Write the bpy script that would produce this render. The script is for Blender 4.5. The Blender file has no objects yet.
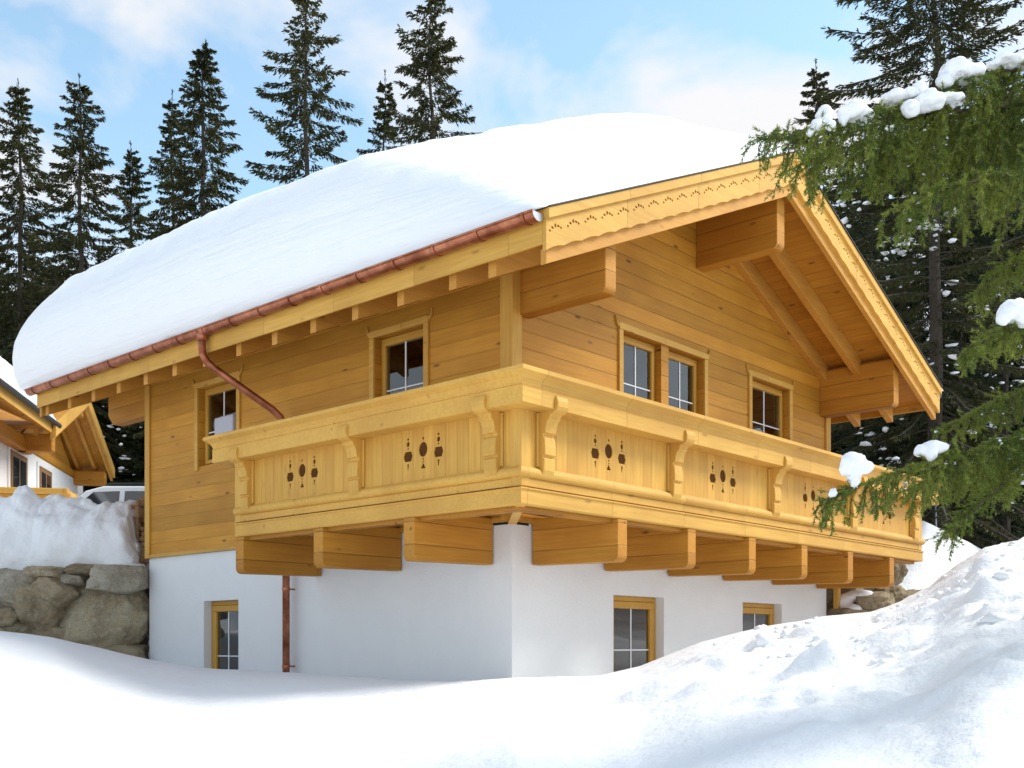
import bpy, bmesh, math, random
import numpy as np
from mathutils import Vector, Matrix, noise
R = math.radians
S = bpy.context.scene
COL = S.collection

# ------------------------------------------------------------------ frame
# world frame: X runs along the gable front, Y along the eaves, Z up from the photographer's eye level
CX, CY = -9.0356, -8.1795
FW = Vector((0.74135384, 0.67111436, 0)); RT = Vector((0.67111436, -0.74135384, 0))
FPX, V0 = 1090.0, 644.3
def at(u, v, d):                 # a point seen in direction (u,v) at distance d ahead
    a = (u-512)/FPX*d
    return Vector((CX, CY, 0)) + FW*d + RT*a + Vector((0, 0, (V0-v)/FPX*d))
def ab(a, b, z=0.0): return Vector((CX, CY, z)) + FW*b + RT*a

# ------------------------------------------------------------------ tagging
def tag(o, label=None, cat=None, group=None, kind=None):
    if label: o['label'] = label
    if cat: o['category'] = cat
    if group: o['group'] = group
    if kind: o['kind'] = kind
    return o
def empty(name, loc=(0, 0, 0), rz=0.0):
    o = bpy.data.objects.new(name, None); COL.objects.link(o); o.location = loc; o.rotation_euler = (0, 0, rz)
    o.empty_display_size = .2
    return o
def link(name, me, mat=None, parent=None, smooth=False):
    o = bpy.data.objects.new(name, me); COL.objects.link(o)
    if mat is not None and not me.materials:
        for m in (mat if isinstance(mat, (list, tuple)) else [mat]): me.materials.append(m)
    if parent is not None: o.parent = parent
    if smooth:
        me.polygons.foreach_set('use_smooth', [True]*len(me.polygons))
    return o

class MB:
    """collects shapes, becomes one mesh"""
    def __init__(s): s.bm = bmesh.new()
    def poly(s, vs, fs):
        bv = [s.bm.verts.new(v) for v in vs]
        for f in fs:
            try: s.bm.faces.new([bv[i] for i in f])
            except ValueError: pass
        return s
    def box(s, x0, x1, y0, y1, z0, z1, M=None):
        vs = [Vector((x, y, z)) for z in (z0, z1) for y in (y0, y1) for x in (x0, x1)]
        if M is not None: vs = [M @ v for v in vs]
        return s.poly(vs, [(0, 2, 3, 1), (4, 5, 7, 6), (0, 1, 5, 4), (2, 6, 7, 3), (0, 4, 6, 2), (1, 3, 7, 5)])
    def prism(s, prof, axis, a, b):
        """prof: list of 2d points in the plane perpendicular to axis"""
        def P(p, t):
            if axis == 'X': return (t, p[0], p[1])
            if axis == 'Y': return (p[0], t, p[1])
            return (p[0], p[1], t)
        n = len(prof)
        vs = [P(p, a) for p in prof]+[P(p, b) for p in prof]
        return s.poly(vs, [tuple(range(n))[::-1], tuple(range(n, 2*n))]+[(i, (i+1) % n, n+(i+1) % n, n+i) for i in range(n)])
    def sweep(s, path, prof, side=1):
        """path: plan points; prof: (out, z); mitred; out is to the left*side of travel"""
        n = len(path); rings = []
        for i, p in enumerate(path):
            p = Vector(p)
            d0 = (p-Vector(path[i-1])).normalized() if i > 0 else None
            d1 = (Vector(path[i+1])-p).normalized() if i < n-1 else None
            if d0 is None: d0 = d1
            if d1 is None: d1 = d0
            n0 = Vector((-d0.y, d0.x))*side; n1 = Vector((-d1.y, d1.x))*side
            m = (n0+n1); m = m/(m.dot(n0))
            rings.append([(p.x+m.x*o, p.y+m.y*o, z) for o, z in prof])
        k = len(prof); vs = [v for r in rings for v in r]; fs = []
        for i in range(n-1):
            for j in range(k):
                fs.append((i*k+j, i*k+(j+1) % k, (i+1)*k+(j+1) % k, (i+1)*k+j))
        fs.append(tuple(range(k))[::-1]); fs.append(tuple(range((n-1)*k, n*k)))
        return s.poly(vs, fs)
    def tube(s, pts, rad, seg=10, caps=True):
        pts = [Vector(p) for p in pts]; n = len(pts)
        rads = rad if isinstance(rad, (list, tuple)) else [rad]*n
        up = Vector((0, 0, 1)); vs = []; fs = []
        prev = None
        for i, p in enumerate(pts):
            d = (pts[min(i+1, n-1)]-pts[max(i-1, 0)]).normalized()
            a = d.cross(up) if prev is None else prev-d*prev.dot(d)
            if a.length < 1e-4: a = d.cross(Vector((1, 0, 0)))
            a.normalize(); prev = a; b = d.cross(a)
            for j in range(seg):
                t = 2*math.pi*j/seg
                vs.append(p+(a*math.cos(t)+b*math.sin(t))*rads[i])
        for i in range(n-1):
            for j in range(seg):
                fs.append((i*seg+j, i*seg+(j+1) % seg, (i+1)*seg+(j+1) % seg, (i+1)*seg+j))
        if caps:
            fs.append(tuple(range(seg))[::-1]); fs.append(tuple(range((n-1)*seg, n*seg)))
        return s.poly(vs, fs)
    def ball(s, c, r, sub=2, sc=(1, 1, 1)):
        M = Matrix.Translation(c) @ Matrix.Diagonal((r*sc[0], r*sc[1], r*sc[2], 1))
        bmesh.ops.create_icosphere(s.bm, subdivisions=sub, radius=1, matrix=M); return s
    def mesh(s, name='m', bevel=0.0):
        bmesh.ops.recalc_face_normals(s.bm, faces=s.bm.faces)
        if bevel > 0:
            es = [e for e in s.bm.edges if len(e.link_faces) == 2 and e.calc_face_angle(0) > .5]
            bmesh.ops.bevel(s.bm, geom=es, offset=bevel, segments=1, affect='EDGES', clamp_overlap=True)
        me = bpy.data.meshes.new(name); s.bm.to_mesh(me); s.bm.free(); return me
    def build(s, name, mat, parent=None, bevel=0.0, smooth=False):
        return link(name, s.mesh(name, bevel), mat, parent, smooth)

def boolean(me_a, me_b, name):
    a = bpy.data.objects.new('tmp_a', me_a); b = bpy.data.objects.new('tmp_b', me_b)
    COL.objects.link(a); COL.objects.link(b)
    m = a.modifiers.new('b', 'BOOLEAN'); m.operation = 'DIFFERENCE'; m.solver = 'EXACT'; m.object = b
    m.use_self = True
    dg = bpy.context.evaluated_depsgraph_get(); dg.update()
    out = bpy.data.meshes.new_from_object(a.evaluated_get(dg)); out.name = name
    bpy.data.objects.remove(a); bpy.data.objects.remove(b)
    return out
def remesh(me, vox, smooth_it=6):
    a = bpy.data.objects.new('tmp_a', me); COL.objects.link(a)
    m = a.modifiers.new('r', 'REMESH'); m.mode = 'VOXEL'; m.voxel_size = vox
    k = a.modifiers.new('s', 'SMOOTH'); k.iterations = smooth_it; k.factor = .5
    dg = bpy.context.evaluated_depsgraph_get(); dg.update()
    out = bpy.data.meshes.new_from_object(a.evaluated_get(dg))
    bpy.data.objects.remove(a)
    return out
def npmesh(name, V, F):
    """V (n,3), F (m,k) all the same k"""
    me = bpy.data.meshes.new(name); V = np.asarray(V, np.float32); F = np.asarray(F, np.int32)
    k = F.shape[1]
    me.vertices.add(len(V)); me.vertices.foreach_set('co', V.ravel())
    me.loops.add(F.size); me.loops.foreach_set('vertex_index', F.ravel())
    me.polygons.add(len(F)); me.polygons.foreach_set('loop_start', np.arange(0, F.size, k, dtype=np.int32))
    me.update(calc_edges=True); me.validate()
    return me

# ------------------------------------------------------------------ materials
class NT:
    def __init__(s, name):
        s.m = bpy.data.materials.new(name); s.m.use_nodes = True; s.t = s.m.node_tree
        s.b = s.t.nodes['Principled BSDF']; s.out = s.t.nodes['Material Output']
    def n(s, typ, **kw):
        o = s.t.nodes.new(typ)
        for k, v in kw.items(): setattr(o, k, v)
        return o
    def l(s, a, b): s.t.links.new(a, b)
    def math(s, op, a, b=None, c=None, clamp=False):
        o = s.n('ShaderNodeMath', operation=op, use_clamp=clamp)
        for i, v in enumerate((a, b, c)):
            if v is None: continue
            if isinstance(v, (int, float)): o.inputs[i].default_value = v
            else: s.l(v, o.inputs[i])
        return o.outputs[0]
    def mix(s, fac, a, b, mode='MIX'):
        o = s.n('ShaderNodeMix', data_type='RGBA', blend_type=mode)
        for i, v in ((0, fac), (6, a), (7, b)):
            if isinstance(v, (int, float)): o.inputs[i].default_value = v
            elif isinstance(v, (tuple, list)): o.inputs[i].default_value = tuple(v)+(1,)*(4-len(v))
            else: s.l(v, o.inputs[i])
        return o.outputs[2]
    def noise(s, vec, scale, detail=4, rough=.55, dist=0):
        o = s.n('ShaderNodeTexNoise'); o.inputs['Scale'].default_value = scale; o.inputs['Detail'].default_value = detail
        o.inputs['Roughness'].default_value = rough; o.inputs['Distortion'].default_value = dist
        if vec is not None: s.l(vec, o.inputs['Vector'])
        return o.outputs['Fac']
    def ramp(s, fac, *stops):
        o = s.n('ShaderNodeValToRGB'); e = o.color_ramp.elements
        while len(e) < len(stops): e.new(.5)
        for i, (p, c) in enumerate(stops):
            e[i].position = p; e[i].color = tuple(c)+(1,) if not isinstance(c, (int, float)) else (c, c, c, 1)
        s.l(fac, o.inputs[0]); return o.outputs[0]
    def mapv(s, vec, scale, loc=(0, 0, 0)):
        o = s.n('ShaderNodeMapping'); o.inputs['Scale'].default_value = scale; o.inputs['Location'].default_value = loc
        s.l(vec, o.inputs[0]); return o.outputs[0]
    def coord(s): return s.n('ShaderNodeTexCoord').outputs['Object']
    def bump(s, h, strength=.3, dist=.02):
        o = s.n('ShaderNodeBump'); o.inputs['Strength'].default_value = strength; o.inputs['Distance'].default_value = dist
        s.l(h, o.inputs['Height']); s.l(o.outputs[0], s.b.inputs['Normal']); return o
    def set(s, **kw):
        for k, v in kw.items():
            i = s.b.inputs[k]
            if isinstance(v, (int, float)): i.default_value = v
            elif isinstance(v, (tuple, list)): i.default_value = tuple(v)+(1,) if len(v) == 3 else v
            else: s.l(v, i)
        return s

def wood(name, grain='X', across=None, pw=.2, col=(.60, .335, .085), dark=(.40, .19, .04), line=.012, tone=.32, knots=1.25, seed=0.0, rough=.55, linemix=.6):
    """grain: axis the fibres run along; across: axis the boards are stacked along (None: one solid timber)"""
    t = NT(name); c = t.coord(); sep = t.n('ShaderNodeSeparateXYZ'); t.l(c, sep.inputs[0])
    ax = {'X': sep.outputs[0], 'Y': sep.outputs[1], 'Z': sep.outputs[2]}
    sc = {'X': (.9, 22, 22), 'Y': (22, .9, 22), 'Z': (22, 22, .9)}[grain]
    cell = None
    if across:
        q = t.math('DIVIDE', t.math('ADD', ax[across], 50+seed), pw)
        cell = t.math('FLOOR', q); fr = t.math('FRACT', q)
        wn = t.n('ShaderNodeTexWhiteNoise', noise_dimensions='1D'); t.l(cell, wn.inputs['W']); rnd = wn.outputs['Value']
        off = t.n('ShaderNodeCombineXYZ'); sh = t.math('MULTIPLY', rnd, 37.0)
        for i in range(3): t.l(sh, off.inputs[i])
        va = t.n('ShaderNodeVectorMath', operation='ADD'); t.l(c, va.inputs[0]); t.l(off.outputs[0], va.inputs[1]); c2 = va.outputs[0]
    else:
        c2 = t.mapv(c, (1, 1, 1), (seed, seed*1.7, seed*.6))
    g1 = t.noise(t.mapv(c2, sc), 1.6, 5, .6, .6)
    g2 = t.noise(c2, 1.1, 3, .5)
    base = t.mix(t.ramp(g1, (.32, 0.0), (.70, 1.0)), dark, col)
    base = t.mix(.42, base, col)
    base = t.mix(t.math('MULTIPLY', t.ramp(g2, (.42, 0.0), (.66, 1.0)), .55), base, (col[0]*.70, col[1]*.60, col[2]*.5))
    # knots
    ks = {'X': (2.2, 6.5, 6.5), 'Y': (6.5, 2.2, 6.5), 'Z': (6.5, 6.5, 2.2)}[grain]
    vo = t.n('ShaderNodeTexVoronoi'); vo.inputs['Scale'].default_value = .75; t.l(t.mapv(c2, ks), vo.inputs['Vector'])
    kf = t.math('MULTIPLY', t.ramp(vo.outputs['Distance'], (.05, 1.0), (.13, 0.0)), .8*knots)
    base = t.mix(kf, base, (.20, .075, .018))
    if across:
        tn = t.math('MULTIPLY_ADD', rnd, tone, 1.0-tone*.6)
        mul = t.n('ShaderNodeCombineXYZ')
        t.l(tn, mul.inputs[0]); t.l(tn, mul.inputs[1]); t.l(t.math('POWER', tn, 1.3), mul.inputs[2])
        base = t.mix(1.0, base, mul.outputs[0], 'MULTIPLY')
        ed = t.math('MINIMUM', fr, t.math('SUBTRACT', 1.0, fr))
        lw = line/pw
        lf = t.ramp(t.math('DIVIDE', ed, lw*2), (0.25, 1.0), (.55, 0.0)); lmix = linemix
        brk = t.ramp(t.noise(t.mapv(c, tuple(.8 if s_ < 2 else 3 for s_ in sc)), 1.2, 2), (.35, .25), (.6, .85))
        base = t.mix(t.math('MULTIPLY', t.math('MULTIPLY', lf, brk), linemix), base, tuple(x*.35 for x in dark))
        h = t.math('SUBTRACT', t.math('MULTIPLY', g1, .15), lf)
    else: h = t.math('MULTIPLY', g1, .15)
    t.bump(h, .45, .012)
    t.set(**{'Base Color': base, 'Roughness': rough}); t.b.inputs['Specular IOR Level'].default_value = .3
    return t.m

LOG = dict(col=(.62, .298, .034), dark=(.40, .160, .014))
M = {}
M['logX'] = wood('log_x', 'X', 'Z', .195, seed=.075, line=.009, linemix=.55, **LOG)
M['logY'] = wood('log_y', 'Y', 'Z', .195, seed=.075, line=.007, linemix=.28, **LOG)
PANEL = dict(col=(.70, .398, .078), dark=(.46, .205, .022))
M['panelX'] = wood('panel_x', 'Z', 'X', .165, line=.005, tone=.10, knots=.35, linemix=.25, **PANEL)
M['panelY'] = wood('panel_y', 'Z', 'Y', .165, line=.005, tone=.10, knots=.35, linemix=.25, **PANEL)
TRIM = dict(col=(.70, .410, .088), dark=(.50, .235, .028))
M['trimX'] = wood('trim_x', 'X', 'X', 1.37, line=.006, tone=.12, linemix=.5, knots=.6, seed=3.2, **TRIM)
M['trimY'] = wood('trim_y', 'Y', 'Y', 1.37, line=.006, tone=.12, linemix=.5, knots=.6, seed=7.1, **TRIM)
M['trimZ'] = wood('trim_z', 'Z', None, knots=.4, seed=11, **TRIM)
BEAM = dict(col=(.56, .255, .030), dark=(.34, .125, .011))
M['beamY'] = wood('beam_y', 'Y', 'Z', .24, line=.008, seed=.06, **BEAM)
M['beamX'] = wood('beam_x', 'X', 'Z', .24, line=.008, seed=.06, **BEAM)
M['soffitX'] = wood('soffit_x', 'Y', 'X', .14, line=.005, tone=.15, **BEAM)
M['rafter'] = wood('rafter_wood', 'X', None, seed=5, col=(.62, .31, .055), dark=(.42, .18, .025))
M['frame'] = wood('window_wood', 'Z', None, seed=2, knots=.1, col=(.60, .33, .055), dark=(.48, .24, .035), rough=.4)
M['ndark'] = wood('weathered_wood', 'Y', 'Z', .2, seed=.1, col=(.30, .17, .07), dark=(.17, .08, .03))

def simple(name, col, rough=.5, metal=0.0, bump=None, var=0.0, spec=.5):
    t = NT(name); c = t.coord()
    if var > 0:
        f = t.noise(c, 3.0, 4); b = t.mix(t.math('MULTIPLY', f, var), col, tuple(x*.6 for x in col))
        t.set(**{'Base Color': b})
    else: t.set(**{'Base Color': col})
    t.set(Roughness=rough, Metallic=metal); t.b.inputs['Specular IOR Level'].default_value = spec
    if bump: t.bump(t.noise(c, bump[0], 5), bump[1], bump[2])
    return t.m
M['plaster'] = simple('white_plaster', (.80, .80, .795), .85, bump=(34, .5, .010), var=.16, spec=.2)
M['white'] = simple('white_paint', (.8, .8, .8), .4)
M['carwhite'] = simple('white_car_paint', (.78, .79, .8), .18, spec=.6)
M['tyre'] = simple('rubber', (.02, .02, .02), .8)
M['darkmetal'] = simple('dark_metal', (.05, .045, .04), .5, .6)
M['steel'] = simple('steel', (.5, .5, .52), .35, .9)
M['dark'] = simple('room_shade_black', (.015, .015, .018), .8)
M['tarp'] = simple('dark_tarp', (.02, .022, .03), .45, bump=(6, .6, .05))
M['lamp'] = simple('headlight_glass', (.6, .62, .65), .08)

t = NT('copper'); c = t.coord()
f = t.noise(t.mapv(c, (2, 2, 2)), 2.4, 5, .65); g = t.noise(c, 14, 3)
b = t.mix(t.ramp(f, (.35, 0.0), (.65, 1.0)), (.24, .065, .026), (.50, .19, .10))
b = t.mix(t.math('MULTIPLY', t.ramp(g, (.55, 0.0), (.8, 1.0)), .5), b, (.22, .08, .045))
t.set(**{'Base Color': b, 'Roughness': .38, 'Metallic': .75}); t.bump(g, .08, .01); M['copper'] = t.m

t = NT('window_glass'); c = t.coord()
gl = t.n('ShaderNodeBsdfGlossy'); gl.inputs['Roughness'].default_value = .01; gl.inputs['Color'].default_value = (.9, .93, .96, 1)
bn = t.n('ShaderNodeBump'); bn.inputs['Strength'].default_value = .05; bn.inputs['Distance'].default_value = .02; t.l(t.noise(c, 1.6, 1), bn.inputs['Height']); t.l(bn.outputs[0], gl.inputs['Normal'])
tp_ = t.n('ShaderNodeBsdfTransparent'); tp_.inputs[0].default_value = (.62, .65, .66, 1)
fr_ = t.n('ShaderNodeFresnel'); fr_.inputs[0].default_value = 1.5; mg = t.n('ShaderNodeMixShader')
t.l(t.math('MULTIPLY_ADD', fr_.outputs[0], 1.6, .03, True), mg.inputs[0]); t.l(tp_.outputs[0], mg.inputs[1]); t.l(gl.outputs[0], mg.inputs[2]); t.l(mg.outputs[0], t.out.inputs[0])
M['glass'] = t.m
M['carglass'] = simple('car_glass', (.03, .035, .04), .05, spec=1.0)
M['curtain'] = simple('curtain_cloth', (.62, .60, .66), .9, var=.25)

def snowmat(name, bumps, strata=0.0, col=(.87, .873, .885)):
    t = NT(name); c = t.coord()
    h = None
    for sc, am, det in bumps:
        k = t.math('MULTIPLY', t.noise(c, sc, det, .6), am); h = k if h is None else t.math('ADD', h, k)
    if strata: h = t.math('ADD', h, t.math('MULTIPLY', t.noise(t.mapv(c, (.5, .16, 2.6)), 1.8, 4, .6, .3), strata))
    t.bump(h, 1.0, 1.0)
    t.set(**{'Base Color': col, 'Roughness': .75}); t.b.inputs['Specular IOR Level'].default_value = .25
    return t.m
M['snow'] = snowmat('snow_surface', [(1.2, .04, 3), (7, .028, 5), (45, .004, 3)])
M['snowroof'] = snowmat('roof_snow_surface', [(.6, .05, 2), (5, .010, 4), (50, .002, 3)], strata=.05)
M['snowsoft'] = snowmat('clump_snow_surface', [(8, .012, 3), (50, .003, 3)])

def stone(name, ca, cb, cc, seed=0.0):
    t = NT(name); c = t.mapv(t.coord(), (1, 1, 1), (seed, seed, seed))
    a = t.noise(c, 2.2, 6, .65, .4); b_ = t.noise(c, 11, 5, .7); e = t.noise(c, 38, 3, .6)
    b = t.mix(t.ramp(a, (.36, 0.0), (.62, 1.0)), ca, cb)
    b = t.mix(t.math('MULTIPLY', t.ramp(b_, (.5, 0.0), (.66, 1.0)), .7), b, cc)
    b = t.mix(t.math('MULTIPLY', t.ramp(e, (.52, 0.0), (.7, 1.0)), .5), b, (.07, .06, .045))
    t.set(**{'Base Color': b, 'Roughness': .9})
    t.bump(t.math('ADD', t.math('MULTIPLY', b_, .7), t.math('MULTIPLY', e, .3)), .8, .06)
    return t.m
M['stoneA'] = stone('boulder_tan', (.26, .20, .115), (.44, .36, .23), (.50, .45, .36))
M['stoneB'] = stone('boulder_grey', (.29, .25, .18), (.47, .42, .33), (.20, .17, .11), 4)
M['stoneC'] = stone('boulder_olive', (.19, .14, .075), (.36, .28, .17), (.38, .34, .25), 9)
M['earth'] = stone('dark_earth', (.05, .035, .022), (.09, .065, .04), (.13, .10, .07), 2)

def needles(name, a, b, c_, sc=.9):
    t = NT(name); g = t.n('ShaderNodeNewGeometry')
    f = t.noise(g.outputs['Position'], sc, 3, .6)
    r = g.outputs['Random Per Island']
    k = t.mix(t.ramp(f, (.38, 0.0), (.62, 1.0)), a, b); k = t.mix(t.ramp(r, (.55, 0.0), (1.0, 1.0)), k, c_)
    t.set(**{'Base Color': k, 'Roughness': .6}); t.b.inputs['Specular IOR Level'].default_value = .25
    tr = t.n('ShaderNodeBsdfTranslucent'); t.l(k, tr.inputs[0])
    mx = t.n('ShaderNodeMixShader'); mx.inputs[0].default_value = .25
    t.l(t.b.outputs[0], mx.inputs[1]); t.l(tr.outputs[0], mx.inputs[2]); t.l(mx.outputs[0], t.out.inputs[0])
    return t.m
M['needle_far'] = needles('spruce_needles_far', (.026, .036, .012), (.055, .064, .017), (.095, .072, .026), .5)
M['needle_dark'] = needles('spruce_needles_dark', (.026, .042, .020), (.050, .068, .028), (.070, .078, .032), .5)
M['needle_near'] = needles('spruce_needles_near', (.072, .128, .022), (.215, .260, .040), (.28, .28, .055), 2.4)
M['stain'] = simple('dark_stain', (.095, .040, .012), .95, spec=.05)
M['bark'] = stone('spruce_bark', (.055, .042, .03), (.085, .068, .05), (.035, .028, .02))
M['twig'] = simple('twig_bark', (.10, .065, .04), .85)

# ------------------------------------------------------------------ chalet
WX, WY, Z1 = 7.745, 7.88, 1.40
XM, PT = WX/2, .4405
def zr(x, dz=0.0): return 6.36-PT*abs(x-XM)+dz       # top of roof build-up
YF, YB, XE = -1.37, 9.45, 1.05
chalet = empty('chalet', (0, 0, 0))
tag(chalet, 'large golden timber chalet with white plaster base, carved balcony and snow-laden roof', 'chalet')

openings_g = [(2.06, 2.93, 2.72, 3.95), (3.10, 3.95, 2.72, 3.95), (5.25, 6.40, 2.72, 3.95)]
openings_e = [(1.42, 2.33, 2.68, 3.86), (5.36, 6.38, 2.68, 3.86)]
base_g = [(1.91, 3.02, -.62, .62), (5.05, 6.22, -.62, .62)]
base_e = [(5.37, 6.28, -.62, .65)]

# timber upper storey, solid prism with window recesses
prof = [(0, Z1), (WX, Z1), (WX, zr(WX, -.26)), (XM, zr(XM, -.26)), (0, zr(0, -.26))]
w = MB(); w.prism(prof, 'Y', 0, WY); wm = w.mesh()
cut = MB()
for x0, x1, z0, z1 in openings_g: cut.box(x0, x1, -.3, .30, z0, z1)
for y0, y1, z0, z1 in openings_e: cut.box(-.3, .30, y0, y1, z0, z1)
wm = boolean(wm, cut.mesh(), 'timber_wall')
wm.materials.clear(); wm.materials.append(M['logX']); wm.materials.append(M['logY'])
for p in wm.polygons: p.material_index = 1 if abs(p.normal.x) > abs(p.normal.y) else 0
wall = link('timber_wall', wm, None, chalet)
# corner boards
mb = MB(); mb.box(-.035, .13, -.035, -.002, Z1, zr(0, -.30)); mb.box(-.035, -.002, -.002, .15, Z1, zr(0, -.30))
mb.build('corner_board', M['trimZ'], wall, .004)
mb = MB(); mb.box(WX-.12, WX+.035, -.035, -.002, Z1, zr(WX, -.30)); mb.box(WX+.002, WX+.035, -.002, .15, Z1, zr(WX, -.30))
mb.build('corner_board', M['trimZ'], wall, .004)
mb = MB(); mb.box(-.035, -.002, WY-.10, WY+.035, Z1-.03, zr(0, -.30)); mb.build('corner_board', M['trimZ'], wall, .004)
# drip board at foot of the timber
mb = MB(); mb.sweep([(0, WY), (0, 0), (WX, 0)], [(0.002, Z1-.025), (.028, Z1-.025), (.022, Z1+.03), (.002, Z1+.03)], side=-1)
mb.build('drip_board', M['trimX'], wall)

# plaster base
i_ = .02
w = MB(); w.box(i_, WX-i_, i_, WY-i_, -2.0, Z1-.026); wm = w.mesh()
cut = MB()
for x0, x1, z0, z1 in base_g: cut.box(x0, x1, -.3, .28, z0, z1)
for y0, y1, z0, z1 in base_e: cut.box(-.3, .28, y0, y1, z0, z1)
wm = boolean(wm, cut.mesh(), 'plaster_wall'); link('plaster_wall', wm, None, chalet); wm.materials.clear(); wm.materials.append(M['plaster'])
# thin dark joint under balcony at the corner
mb = MB(); mb.box(.012, .3, .012, .3, 1.35, 1.374); mb.build('damp_course', M['darkmetal'], wall)

def window(wall_axis, a0, a1, z0, z1, rec, casing=True, fw=.075, mirror=False, muntin_z=.30, curtain=0):
    """wall_axis 'X': opening in the gable front (plane y=0), 'Y': in the eaves side (plane x=0)"""
    win = None
    def B(mb, p0, p1, d0, d1, q0, q1):
        if wall_axis == 'X': mb.box(p0, p1, d0, d1, q0, q1)
        else: mb.box(d0, d1, p0, p1, q0, q1)
    def ring(name, p0, p1, q0, q1, wdt, d0, d1, mat, parent, bev=.006):
        m_ = MB()
        B(m_, p0, p1, d0, d1, q1-wdt, q1); B(m_, p0, p1, d0, d1, q0, q0+wdt)
        B(m_, p0, p0+wdt, d0, d1, q0+wdt, q1-wdt); B(m_, p1-wdt, p1, d0, d1, q0+wdt, q1-wdt)
        return m_.build(name, mat, parent, bev)
    g = .002
    fr = ring('window_frame', a0+g, a1-g, z0+g, z1-g, fw*.55, rec, rec+.07, M['frame'], chalet)
    ins = fw*.55+.004
    sash = ring('sash', a0+ins, a1-ins, z0+ins, z1-ins, fw*.75, rec-.02, rec+.05, M['frame'], fr)
    e = ins+fw*.75
    m_ = MB(); B(m_, a0+e-.004, a1-e+.004, rec+.012, rec+.022, z0+e-.004, z1-e+.004); m_.build('pane', M['glass'], fr)
    m_ = MB(); c_ = (a0+a1)/2
    B(m_, c_-.010, c_+.010, rec+.003, rec+.011, z0+e, z1-e); zz = z0+e+(z1-z0-2*e)*muntin_z
    B(m_, a0+e, c_-.011, rec+.003, rec+.011, zz-.008, zz+.008); B(m_, c_+.011, a1-e, rec+.003, rec+.011, zz-.008, zz+.008)
    m_.build('glazing_bar', M['white'], fr)
    m_ = MB(); B(m_, a0+.004, a1-.004, rec+.155, rec+.160, z0+.004, z1-.004); m_.build('room_shade_panel', M['dark'], fr)  # black sheet closing the recess, its colour standing in for an unlit room's shade
    if curtain:
        m_ = MB(); zt = z0+(z1-z0)*curtain; n = 34; x0_, x1_ = a0+.05, a1-.05; vs = []; fs = []
        for k in range(n+1):
            p_ = x0_+(x1_-x0_)*k/n; d_ = rec+.115+.014*math.sin(k*1.9)+.006*math.sin(k*.7)
            for q_ in (z0+.02, zt):
                for dd in (0, .003): vs.append((p_, d_+dd, q_) if wall_axis == 'X' else (d_+dd, p_, q_))
        for k in range(n):
            b_ = k*4; fs += [(b_, b_+4, b_+6, b_+2), (b_+1, b_+3, b_+7, b_+5), (b_+2, b_+6, b_+7, b_+3), (b_, b_+1, b_+5, b_+4)]
        m_.poly(vs, fs); m_.build('curtain', M['curtain'], fr, smooth=False)
    return fr
def casing(axis, a0, a1, z0, z1, parent_wall):
    def B(mb, p0, p1, d0, d1, q0, q1):
        if axis == 'X': mb.box(p0, p1, d0, d1, q0, q1)
        else: mb.box(d0, d1, p0, p1, q0, q1)
    m_ = MB(); wd = .085
    B(m_, a0-wd, a0-.001, -.03, .0, z0-.06, z1+.001); B(m_, a1+.001, a1+wd, -.03, .0, z0-.06, z1+.001)
    B(m_, a0-wd, a1+wd, -.034, -.001, z1+.003, z1+.085)
    # little curled ears on both ends of the head board
    for s_, e_ in ((-1, a0-wd), (1, a1+wd)):
        for k in range(5):
            tt = k/5; w0 = e_+s_*(.0+.05*tt**.6); zz0 = z1+.085+.035*k*.6-.02
            B(m_, min(w0, w0+s_*.022), max(w0, w0+s_*.022), -.03, -.001, zz0-.04, zz0+.012)
    m_.build('window_casing', M['trimX'] if axis == 'X' else M['trimY'], parent_wall, .003)
for (a0, a1, z0, z1), cu in zip(openings_g, (.70, .70, 0)): window('X', a0, a1, z0, z1, .10, muntin_z=.5, curtain=cu)
casing('X', 2.06, 3.95, 2.72, 3.95, wall); casing('X', 5.25, 6.40, 2.72, 3.95, wall)
for a0, a1, z0, z1 in openings_e: window('Y', a0, a1, z0, z1, .10, muntin_z=.42); casing('Y', a0, a1, z0, z1, wall)
for a0, a1, z0, z1 in base_g: window('X', a0, a1, z0, z1, .15, fw=.12, muntin_z=.42, curtain=.88)
for a0, a1, z0, z1 in base_e: window('Y', a0, a1, z0, z1, .15, fw=.12, muntin_z=.30, curtain=.75)

# ---- roof
roof = None
mb = MB()
x0, x1 = -XE, WX+XE
mb.prism([(x0, zr(x0)), (x0, zr(x0, -.24)), (XM, zr(XM, -.24)), (x1, zr(x1, -.24)), (x1, zr(x1)), (XM, zr(XM))], 'Y', YF+.02, YB-.02)
roof = mb.build('roof', M['soffitX'], chalet)
def rake(y, wdt, top, bot, xe0, xe1, name, mat, parent, bev=.004, plumb=True):
    m_ = MB()
    for sgn in (0, 1):
        a, b = (xe0, XM) if sgn == 0 else (XM, xe1)
        m_.prism([(a, zr(a, top)), (a, zr(a, bot)), (b, zr(b, bot)), (b, zr(b, top))], 'Y', y, y+wdt)
    return m_.build(name, mat, parent, bev)
ys = [-.68, -.11]+[.70+.775*k for k in range(12)]
for k, y in enumerate(ys):
    rake(y, .11, -.242, -.505, -XE+.06, WX+XE-.06, 'rafter', M['rafter'], roof)
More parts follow.
